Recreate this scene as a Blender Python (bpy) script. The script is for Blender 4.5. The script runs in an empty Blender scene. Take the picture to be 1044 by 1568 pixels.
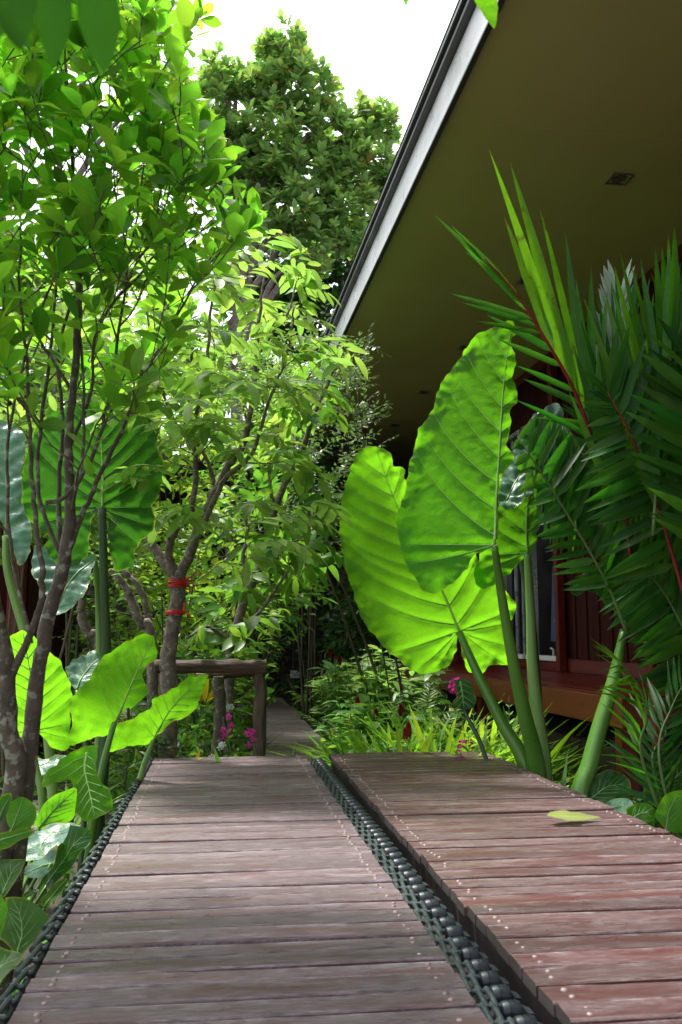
import bpy, math, random
import numpy as np
from mathutils import Vector, Matrix, noise, geometry

random.seed(11)
rng = np.random.default_rng(11)
SC = bpy.context.scene
COL = SC.collection
R = math.radians

# ------------------------------------------------------------------ camera
F, CX, CY = 1400.0, 522.0, 784.0
EYE = np.array([0.0, 0.0, 0.70])
PIT, YAW = math.atan(191 / F), math.atan(182 / F * math.cos(math.atan(191 / F)))
FWD = np.array([math.sin(YAW) * math.cos(PIT), math.cos(YAW) * math.cos(PIT), math.sin(PIT)])
RGT = np.array([math.cos(YAW), -math.sin(YAW), 0.0])
UPV = np.cross(RGT, FWD)


def ray(px, py):
    return FWD + RGT * ((px - CX) / F) + UPV * ((CY - py) / F)


def W(px, py, Y):
    d = ray(px, py)
    return EYE + d * (Y / d[1])


def G(px, py, z=0.0):
    d = ray(px, py)
    return EYE + d * ((z - EYE[2]) / d[2])


def Z(pts, ox, oy, f):
    return [(ox + x / f, oy + y / f) for x, y in pts]


cd = bpy.data.cameras.new('camera')
cam = bpy.data.objects.new('camera', cd)
COL.objects.link(cam)
cam.location = EYE
cam.rotation_euler = (R(90) + PIT, 0, -YAW)
cd.sensor_fit = 'VERTICAL'
cd.sensor_height = 36
cd.sensor_width = 24
cd.lens = 36 * F / 1568
cd.clip_start = 0.02
cd.clip_end = 2000
cd.dof.use_dof = True
cd.dof.focus_distance = 5.2
cd.dof.aperture_fstop = 8.0
SC.camera = cam

# ------------------------------------------------------------------ world, sun
SUN_EL, SUN_AZ = R(65), R(-32)          # azimuth measured from +Y, negative = towards -X
w = bpy.data.worlds.new("World")
SC.world = w
w.use_nodes = True
nt = w.node_tree
nt.nodes.clear()
out = nt.nodes.new('ShaderNodeOutputWorld')
bg = nt.nodes.new('ShaderNodeBackground')
sky = nt.nodes.new('ShaderNodeTexSky')
sky.sky_type = 'NISHITA'
sky.sun_disc = False
sky.sun_elevation = SUN_EL
sky.sun_rotation = SUN_AZ
sky.dust_density = 3.0
sky.air_density = 1.0
hsv = nt.nodes.new('ShaderNodeHueSaturation')
hsv.inputs['Saturation'].default_value = 0.22
hsv.inputs['Value'].default_value = 1.1
nt.links.new(sky.outputs[0], hsv.inputs['Color'])
nt.links.new(hsv.outputs[0], bg.inputs[0])
bg.inputs[1].default_value = 0.125
nt.links.new(bg.outputs[0], out.inputs[0])

sl = bpy.data.lights.new('sun', 'SUN')
sl.energy = 2.3
sl.angle = R(7)
sl.color = (1.0, 0.95, 0.86)
so = bpy.data.objects.new('sun', sl)
COL.objects.link(so)
sd = Vector((math.sin(SUN_AZ) * math.cos(SUN_EL), math.cos(SUN_AZ) * math.cos(SUN_EL), math.sin(SUN_EL)))
so.rotation_euler = sd.to_track_quat('Z', 'Y').to_euler()
so.location = (0, 0, 30)

SC.view_settings.view_transform = 'Standard'
SC.view_settings.look = 'None'
SC.view_settings.exposure = 1.6
SC.view_settings.gamma = 1.0
cy = SC.cycles
cy.max_bounces = 10
cy.diffuse_bounces = 4
cy.glossy_bounces = 3
cy.transmission_bounces = 6
cy.transparent_max_bounces = 6
cy.sample_clamp_indirect = 8
cy.use_denoising = True
try:
    cy.denoiser = 'OPENIMAGEDENOISE'
except Exception:
    pass


# ------------------------------------------------------------------ objects
def tag(o, label=None, cat=None, group=None, kind=None):
    if label:
        o['label'] = label
    if cat:
        o['category'] = cat
    if group:
        o['group'] = group
    if kind:
        o['kind'] = kind
    return o


def thing(name, label, cat, loc=(0, 0, 0), group=None):
    o = bpy.data.objects.new(name, None)
    COL.objects.link(o)
    o.location = loc
    o.empty_display_size = 0.1
    return tag(o, label, cat, group)


class MB:
    """collects shapes and links them as one mesh object"""

    def __init__(s):
        s.v, s.rim, s.idx, s.cnt, s.mi, s.n = [], [], [], [], [], 0

    def add(s, verts, faces, rim=None, mi=0):
        verts = np.asarray(verts, float).reshape(-1, 3)
        s.v.append(verts)
        s.rim.append(np.zeros(len(verts)) if rim is None else np.asarray(rim, float))
        if isinstance(faces, np.ndarray):
            s.idx.append((faces + s.n).ravel())
            s.cnt.append(np.full(len(faces), faces.shape[1]))
            s.mi.append(np.full(len(faces), mi))
        else:
            for f in faces:
                s.idx.append(np.asarray(f) + s.n)
            s.cnt.append(np.array([len(f) for f in faces]))
            s.mi.append(np.full(len(faces), mi))
        s.n += len(verts)
        return s

    def box(s, x0, x1, y0, y1, z0, z1, bev=0.0, mi=0):
        if bev <= 0:
            v = [(x, y, z) for z in (z0, z1) for y in (y0, y1) for x in (x0, x1)]
            f = [(0, 2, 3, 1), (4, 5, 7, 6), (0, 1, 5, 4), (2, 6, 7, 3), (0, 4, 6, 2), (1, 3, 7, 5)]
            return s.add(v, f, mi=mi)
        b = bev
        v, f = [], []
        # bevelled box: 24 vertices
        for sx in (0, 1):
            for sy in (0, 1):
                for sz in (0, 1):
                    X, Y, ZZ = (x0, x1)[sx], (y0, y1)[sy], (z0, z1)[sz]
                    dx, dy, dz = (b, -b)[sx], (b, -b)[sy], (b, -b)[sz]
                    v += [(X, Y + dy, ZZ + dz), (X + dx, Y, ZZ + dz), (X + dx, Y + dy, ZZ)]

        def i(sx, sy, sz, k):
            return (sx * 4 + sy * 2 + sz) * 3 + k
        f += [[i(0, 0, 0, 0), i(0, 0, 1, 0), i(0, 1, 1, 0), i(0, 1, 0, 0)], [i(1, 0, 0, 0), i(1, 1, 0, 0), i(1, 1, 1, 0), i(1, 0, 1, 0)],
              [i(0, 0, 0, 1), i(1, 0, 0, 1), i(1, 0, 1, 1), i(0, 0, 1, 1)], [i(0, 1, 0, 1), i(0, 1, 1, 1), i(1, 1, 1, 1), i(1, 1, 0, 1)],
              [i(0, 0, 0, 2), i(0, 1, 0, 2), i(1, 1, 0, 2), i(1, 0, 0, 2)], [i(0, 0, 1, 2), i(1, 0, 1, 2), i(1, 1, 1, 2), i(0, 1, 1, 2)]]
        for a in (0, 1):
            for c in (0, 1):
                f.append([i(a, c, 0, 0), i(a, c, 0, 1), i(a, c, 1, 1), i(a, c, 1, 0)])
                f.append([i(a, 0, c, 0), i(a, 0, c, 2), i(a, 1, c, 2), i(a, 1, c, 0)])
                f.append([i(0, a, c, 1), i(0, a, c, 2), i(1, a, c, 2), i(1, a, c, 1)])
                for e in (0, 1):
                    f.append([i(a, c, e, 0), i(a, c, e, 1), i(a, c, e, 2)])
        return s.add(v, f, mi=mi)

    def tube(s, pts, rad, sides=8, cap=True, rough=0.0, mi=0, flat=1.0):
        P = np.asarray(pts, float)
        n = len(P)
        rad = np.broadcast_to(np.asarray(rad, float), (n,))
        T = np.gradient(P, axis=0)
        T /= np.linalg.norm(T, axis=1)[:, None] + 1e-12
        a = np.array([0, 0, 1.0]) if abs(T[0][2]) < 0.9 else np.array([1.0, 0, 0])
        N = np.cross(T[0], a)
        N /= np.linalg.norm(N)
        ang = np.linspace(0, 2 * math.pi, sides, endpoint=False)
        V = []
        for k in range(n):
            N = N - T[k] * N.dot(T[k])
            N /= np.linalg.norm(N) + 1e-12
            B = np.cross(T[k], N)
            r = rad[k] * (1 + (rng.normal(0, rough, sides) if rough else 0))
            V.append(P[k] + np.outer(np.cos(ang) * r, N) + np.outer(np.sin(ang) * r * flat, B))
        V = np.concatenate(V)
        i0 = np.arange(n - 1)[:, None] * sides
        j = np.arange(sides)[None, :]
        j2 = (j + 1) % sides
        q = np.stack([i0 + j, i0 + j2, i0 + sides + j2, i0 + sides + j], -1).reshape(-1, 4)
        s.add(V, q, mi=mi)
        if cap:
            base = s.n - len(V)
            s.idx.append(np.arange(sides)[::-1] + base)
            s.idx.append(np.arange(sides) + base + (n - 1) * sides)
            s.cnt.append(np.array([sides, sides]))
            s.mi.append(np.array([mi, mi]))
        return s

    def build(s, name, mat, parent=None, smooth=False, sharp=None):
        me = bpy.data.meshes.new(name)
        v = np.concatenate(s.v)
        if parent is not None:
            v = v - np.array(parent.matrix_basis.translation if parent.parent is None else world_loc(parent))
        idx = np.concatenate([np.atleast_1d(i) for i in s.idx]).astype(np.int32)
        cnt = np.concatenate(s.cnt).astype(np.int32)
        me.vertices.add(len(v))
        me.vertices.foreach_set('co', v.astype(np.float32).ravel())
        me.loops.add(len(idx))
        me.loops.foreach_set('vertex_index', idx)
        me.polygons.add(len(cnt))
        st = np.zeros(len(cnt), np.int32)
        st[1:] = np.cumsum(cnt)[:-1]
        me.polygons.foreach_set('loop_start', st)
        mats = mat if isinstance(mat, (list, tuple)) else [mat]
        for m in mats:
            me.materials.append(m)
        if len(mats) > 1:
            me.polygons.foreach_set('material_index', np.concatenate(s.mi).astype(np.int32))
        me.polygons.foreach_set('use_smooth', np.full(len(cnt), bool(smooth)))
        at = me.attributes.new('rim', 'FLOAT', 'POINT')
        at.data.foreach_set('value', np.concatenate(s.rim).astype(np.float32))
        me.update(calc_edges=True)
        me.validate()
        if smooth and sharp:
            me.set_sharp_from_angle(angle=R(sharp))
        o = bpy.data.objects.new(name, me)
        COL.objects.link(o)
        if parent is not None:
            o.parent = parent
        return o


def world_loc(o):
    p = Vector((0, 0, 0))
    while o is not None:
        p += o.location
        o = o.parent
    return np.array(p)


def catmull(pts, m=6):
    P = np.asarray(pts, float)
    if len(P) < 3:
        t = np.linspace(0, 1, m + 1)[:, None]
        return P[0] + (P[1] - P[0]) * t
    Q = np.vstack([2 * P[0] - P[1], P, 2 * P[-1] - P[-2]])
    o = []
    for i in range(1, len(Q) - 2):
        p0, p1, p2, p3 = Q[i - 1:i + 3]
        for t in np.linspace(0, 1, m, endpoint=False):
            o.append(0.5 * (2 * p1 + (p2 - p0) * t + (2 * p0 - 5 * p1 + 4 * p2 - p3) * t * t + (3 * p1 - p0 - 3 * p2 + p3) * t ** 3))
    o.append(P[-1])
    return np.array(o)


# ------------------------------------------------------------------ materials
def newmat(name):
    m = bpy.data.materials.new(name)
    m.use_nodes = True
    n = m.node_tree
    n.nodes.clear()
    o = n.nodes.new('ShaderNodeOutputMaterial')
    return m, n, o


def nd(n, t, **k):
    x = n.nodes.new(t)
    for a, b in k.items():
        if a in x.inputs:
            x.inputs[a].default_value = b
        else:
            setattr(x, a, b)
    return x


def lk(n, a, b):
    n.links.new(a, b)


def mixc(n, fac, a, b, mode='MIX'):
    x = n.nodes.new('ShaderNodeMix')
    x.data_type = 'RGBA'
    x.blend_type = mode
    for s, v in ((x.inputs[0], fac), (x.inputs[6], a), (x.inputs[7], b)):
        if hasattr(v, 'is_linked'):
            n.links.new(v, s)
        elif isinstance(v, (int, float)):
            s.default_value = v
        else:
            s.default_value = (*v, 1)[:4]
    return x.outputs[2]


def ramp(n, src, stops):
    x = n.nodes.new('ShaderNodeValToRGB')
    e = x.color_ramp.elements
    while len(e) > len(stops):
        e.remove(e[-1])
    while len(e) < len(stops):
        e.new(0.5)
    for a, (p, c) in zip(e, stops):
        a.position = p
        a.color = (*c, 1) if not isinstance(c, (int, float)) else (c, c, c, 1)
    n.links.new(src, x.inputs[0])
    return x.outputs[0]


def leafmat(name, col, trans, fac=0.45, rough=0.4, spec=0.45, var=0.35, hue=0.03, rib=(0.25, 0.4, 0.1), ribw=0.12, ribf=0.6, blotch=None, nscale=6.0, bump=0.0, old=None, oldf=0.94, edge=None):
    """leaf: gloss on the front, light coming through from behind, tone differing leaf by leaf"""
    m, n, o = newmat(name)
    geo = nd(n, 'ShaderNodeNewGeometry')
    tc = nd(n, 'ShaderNodeTexCoord')
    no = nd(n, 'ShaderNodeTexNoise', Scale=nscale, Detail=4.0)
    lk(n, tc.outputs['Object'], no.inputs['Vector'])
    rnd = geo.outputs['Random Per Island']
    mr = nd(n, 'ShaderNodeMapRange')
    lk(n, rnd, mr.inputs['Value'])
    mr.inputs['To Min'].default_value = 1 - var
    mr.inputs['To Max'].default_value = 1 + var
    mh = nd(n, 'ShaderNodeMapRange')
    wn = nd(n, 'ShaderNodeTexWhiteNoise', noise_dimensions='1D')
    lk(n, rnd, wn.inputs['W'])
    lk(n, wn.outputs['Value'], mh.inputs['Value'])
    mh.inputs['To Min'].default_value = 0.5 - hue
    mh.inputs['To Max'].default_value = 0.5 + hue
    mn = nd(n, 'ShaderNodeMapRange')
    lk(n, no.outputs['Fac'], mn.inputs['Value'])
    mn.inputs['From Min'].default_value = 0.3
    mn.inputs['From Max'].default_value = 0.7
    mn.inputs['To Min'].default_value = 0.8
    mn.inputs['To Max'].default_value = 1.2
    mul = nd(n, 'ShaderNodeMath', operation='MULTIPLY')
    lk(n, mr.outputs[0], mul.inputs[0])
    lk(n, mn.outputs[0], mul.inputs[1])
    at = nd(n, 'ShaderNodeAttribute', attribute_name='rim')
    rr = ramp(n, at.outputs['Fac'], [(0.0, ribf), (ribw, 0.0)])

    def tone(c):
        h = nd(n, 'ShaderNodeHueSaturation')
        h.inputs['Color'].default_value = (*c, 1)
        lk(n, mh.outputs[0], h.inputs['Hue'])
        lk(n, mul.outputs[0], h.inputs['Value'])
        x = mixc(n, rr, h.outputs[0], rib)
        if blotch:
            b2 = nd(n, 'ShaderNodeTexNoise', Scale=nscale * 2.2, Detail=3.0)
            lk(n, tc.outputs['Object'], b2.inputs['Vector'])
            x = mixc(n, ramp(n, b2.outputs['Fac'], [(0.6, 0.0), (0.72, 0.8)]), x, blotch)
        if edge:
            vo = nd(n, 'ShaderNodeTexVoronoi', Scale=48.0, feature='DISTANCE_TO_EDGE')
            lk(n, tc.outputs['Object'], vo.inputs['Vector'])
            x = mixc(n, ramp(n, vo.outputs['Distance'], [(0.0, 0.22), (0.09, 0.0)]), x, tuple(q_ * 0.45 for q_ in c))
            e1 = nd(n, 'ShaderNodeTexNoise', Scale=13.0, Detail=4.0)
            lk(n, tc.outputs['Object'], e1.inputs['Vector'])
            e2 = nd(n, 'ShaderNodeMath', operation='MULTIPLY')
            lk(n, e1.outputs['Fac'], e2.inputs[0])
            lk(n, at.outputs['Fac'], e2.inputs[1])
            x = mixc(n, ramp(n, e2.outputs[0], [(0.38, 0.0), (0.55, 0.75)]), x, edge)
            x = mixc(n, ramp(n, e2.outputs[0], [(0.56, 0.0), (0.64, 0.8)]), x, (0.12, 0.06, 0.02))
        if old:
            g = nd(n, 'ShaderNodeMath', operation='GREATER_THAN')
            w2 = nd(n, 'ShaderNodeTexWhiteNoise', noise_dimensions='1D')
            a2 = nd(n, 'ShaderNodeMath', operation='ADD')
            lk(n, rnd, a2.inputs[0])
            a2.inputs[1].default_value = 3.7
            lk(n, a2.outputs[0], w2.inputs['W'])
            lk(n, w2.outputs['Value'], g.inputs[0])
            g.inputs[1].default_value = oldf
            x = mixc(n, g.outputs[0], x, old)
        return x
    p = nd(n, 'ShaderNodeBsdfPrincipled', Roughness=rough)
    p.inputs['Specular IOR Level'].default_value = spec * 0.6
    lk(n, tone(col), p.inputs['Base Color'])
    t = nd(n, 'ShaderNodeBsdfTranslucent')
    lk(n, tone(trans), t.inputs['Color'])
    if bump:
        b = nd(n, 'ShaderNodeBump', Strength=bump, Distance=0.01)
        n3 = nd(n, 'ShaderNodeTexNoise', Scale=nscale * 8, Detail=3.0)
        lk(n, tc.outputs['Object'], n3.inputs['Vector'])
        lk(n, n3.outputs['Fac'], b.inputs['Height'])
        lk(n, b.outputs[0], p.inputs['Normal'])
        lk(n, b.outputs[0], t.inputs['Normal'])
    mx = nd(n, 'ShaderNodeMixShader')
    mx.inputs[0].default_value = fac
    lk(n, p.outputs[0], mx.inputs[1])
    lk(n, t.outputs[0], mx.inputs[2])
    lk(n, mx.outputs[0], o.inputs[0])
    return m


def plain(name, c1, c2=None, scale=8.0, rough=0.5, spec=0.5, bump=0.0, stretch=(1, 1, 1), metal=0.0, detail=5.0, bdist=0.01, coat=0.0, rvar=0.15):
    m, n, o = newmat(name)
    tc = nd(n, 'ShaderNodeTexCoord')
    mp = nd(n, 'ShaderNodeMapping')
    mp.inputs['Scale'].default_value = stretch
    lk(n, tc.outputs['Object'], mp.inputs['Vector'])
    no = nd(n, 'ShaderNodeTexNoise', Scale=scale, Detail=detail, Roughness=0.6)
    lk(n, mp.outputs[0], no.inputs['Vector'])
    p = nd(n, 'ShaderNodeBsdfPrincipled', Roughness=rough, Metallic=metal)
    p.inputs['Specular IOR Level'].default_value = spec
    p.inputs['Coat Weight'].default_value = coat
    lk(n, ramp(n, no.outputs['Fac'], [(0.3, c1), (0.7, c2 or c1)]), p.inputs['Base Color'])
    lk(n, ramp(n, no.outputs['Fac'], [(0.3, max(0.02, rough - rvar)), (0.7, min(1, rough + rvar))]), p.inputs['Roughness'])
    if bump:
        b = nd(n, 'ShaderNodeBump', Strength=bump, Distance=bdist)
        lk(n, no.outputs['Fac'], b.inputs['Height'])
        lk(n, b.outputs[0], p.inputs['Normal'])
    lk(n, p.outputs[0], o.inputs[0])
    return m


def deckmat(name, greys, red, redlo, redhi):
    """weathered plank: long streaks along the grain, worn stain, damp gloss"""
    m, n, o = newmat(name)
    tc = nd(n, 'ShaderNodeTexCoord')
    geo = nd(n, 'ShaderNodeNewGeometry')
    rnd = geo.outputs['Random Per Island']
    off = nd(n, 'ShaderNodeCombineXYZ')
    m1 = nd(n, 'ShaderNodeMath', operation='MULTIPLY')
    lk(n, rnd, m1.inputs[0])
    m1.inputs[1].default_value = 37.0
    lk(n, m1.outputs[0], off.inputs[0])
    lk(n, m1.outputs[0], off.inputs[2])
    ad = nd(n, 'ShaderNodeVectorMath', operation='ADD')
    lk(n, tc.outputs['Object'], ad.inputs[0])
    lk(n, off.outputs[0], ad.inputs[1])

    def nz(scale, sx, sy, det=6.0, rg=0.65):
        mp = nd(n, 'ShaderNodeMapping')
        mp.inputs['Scale'].default_value = (sx, sy, 1)
        lk(n, ad.outputs[0], mp.inputs['Vector'])
        x = nd(n, 'ShaderNodeTexNoise', Scale=scale, Detail=det, Roughness=rg)
        lk(n, mp.outputs[0], x.inputs['Vector'])
        return x.outputs['Fac']
    fine = nz(9, 2.6, 24, 9, 0.78)
    mid = nz(3, 1.0, 6)
    big = nz(2.2, 0.8, 1.6, 4)
    c = ramp(n, fine, [(0.33, greys[0]), (0.5, greys[1]), (0.67, greys[2])])
    r = ramp(n, mid, [(redlo, 0.0), (redhi, 1.0)])
    c = mixc(n, r, c, mixc(n, fine, tuple(q * 0.55 for q in red), tuple(q * 1.25 for q in red)))
    moss = ramp(n, big, [(0.58, 0.0), (0.75, 0.4)])
    c = mixc(n, moss, c, (0.075, 0.066, 0.042))
    pale = ramp(n, nz(6, 1.6, 22, 6, 0.75), [(0.6, 0.0), (0.74, 0.45)])
    c = mixc(n, pale, c, (0.33, 0.29, 0.3))
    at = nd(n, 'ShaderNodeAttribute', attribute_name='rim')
    edge_hl = nd(n, 'ShaderNodeMath', operation='MULTIPLY')
    lk(n, at.outputs['Fac'], edge_hl.inputs[0])
    lk(n, ramp(n, nz(4, 2.2, 3, 5, 0.7), [(0.46, 0.0), (0.64, 0.75)]), edge_hl.inputs[1])
    c = mixc(n, edge_hl.outputs[0], c, (0.6, 0.55, 0.59))  # pale far plank edges: wear plus a wet highlight painted into the colour
    vv = nd(n, 'ShaderNodeMapRange')
    lk(n, rnd, vv.inputs['Value'])
    vv.inputs['To Min'].default_value = 0.68
    vv.inputs['To Max'].default_value = 1.25
    h = nd(n, 'ShaderNodeHueSaturation')
    lk(n, c, h.inputs['Color'])
    lk(n, vv.outputs[0], h.inputs['Value'])
    p = nd(n, 'ShaderNodeBsdfPrincipled')
    lk(n, h.outputs[0], p.inputs['Base Color'])
    p.inputs['Specular IOR Level'].default_value = 0.5
    p.inputs['Coat Weight'].default_value = 0.12
    p.inputs['Coat Roughness'].default_value = 0.28
    lk(n, ramp(n, nz(4, 2, 9, 4), [(0.3, 0.22), (0.7, 0.55)]), p.inputs['Roughness'])
    b = nd(n, 'ShaderNodeBump', Strength=1.0, Distance=0.006)
    lk(n, fine, b.inputs['Height'])
    lk(n, b.outputs[0], p.inputs['Normal'])
    lk(n, p.outputs[0], o.inputs[0])
    return m


def barkmat(name, c1, c2, lichen=(0.35, 0.38, 0.3), scale=14, lf=0.62):
    m, n, o = newmat(name)
    tc = nd(n, 'ShaderNodeTexCoord')
    no = nd(n, 'ShaderNodeTexNoise', Scale=scale, Detail=6.0, Roughness=0.65)
    lk(n, tc.outputs['Object'], no.inputs['Vector'])
    n2 = nd(n, 'ShaderNodeTexNoise', Scale=scale * 1.7, Detail=3.0)
    lk(n, tc.outputs['Object'], n2.inputs['Vector'])
    c = ramp(n, no.outputs['Fac'], [(0.3, c1), (0.7, c2)])
    c = mixc(n, ramp(n, n2.outputs['Fac'], [(lf, 0.0), (lf + 0.08, 0.75)]), c, lichen)
    p = nd(n, 'ShaderNodeBsdfPrincipled', Roughness=0.8)
    lk(n, c, p.inputs['Base Color'])
    b = nd(n, 'ShaderNodeBump', Strength=0.6, Distance=0.012)
    lk(n, no.outputs['Fac'], b.inputs['Height'])
    lk(n, b.outputs[0], p.inputs['Normal'])
    lk(n, p.outputs[0], o.inputs[0])
    return m


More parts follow.
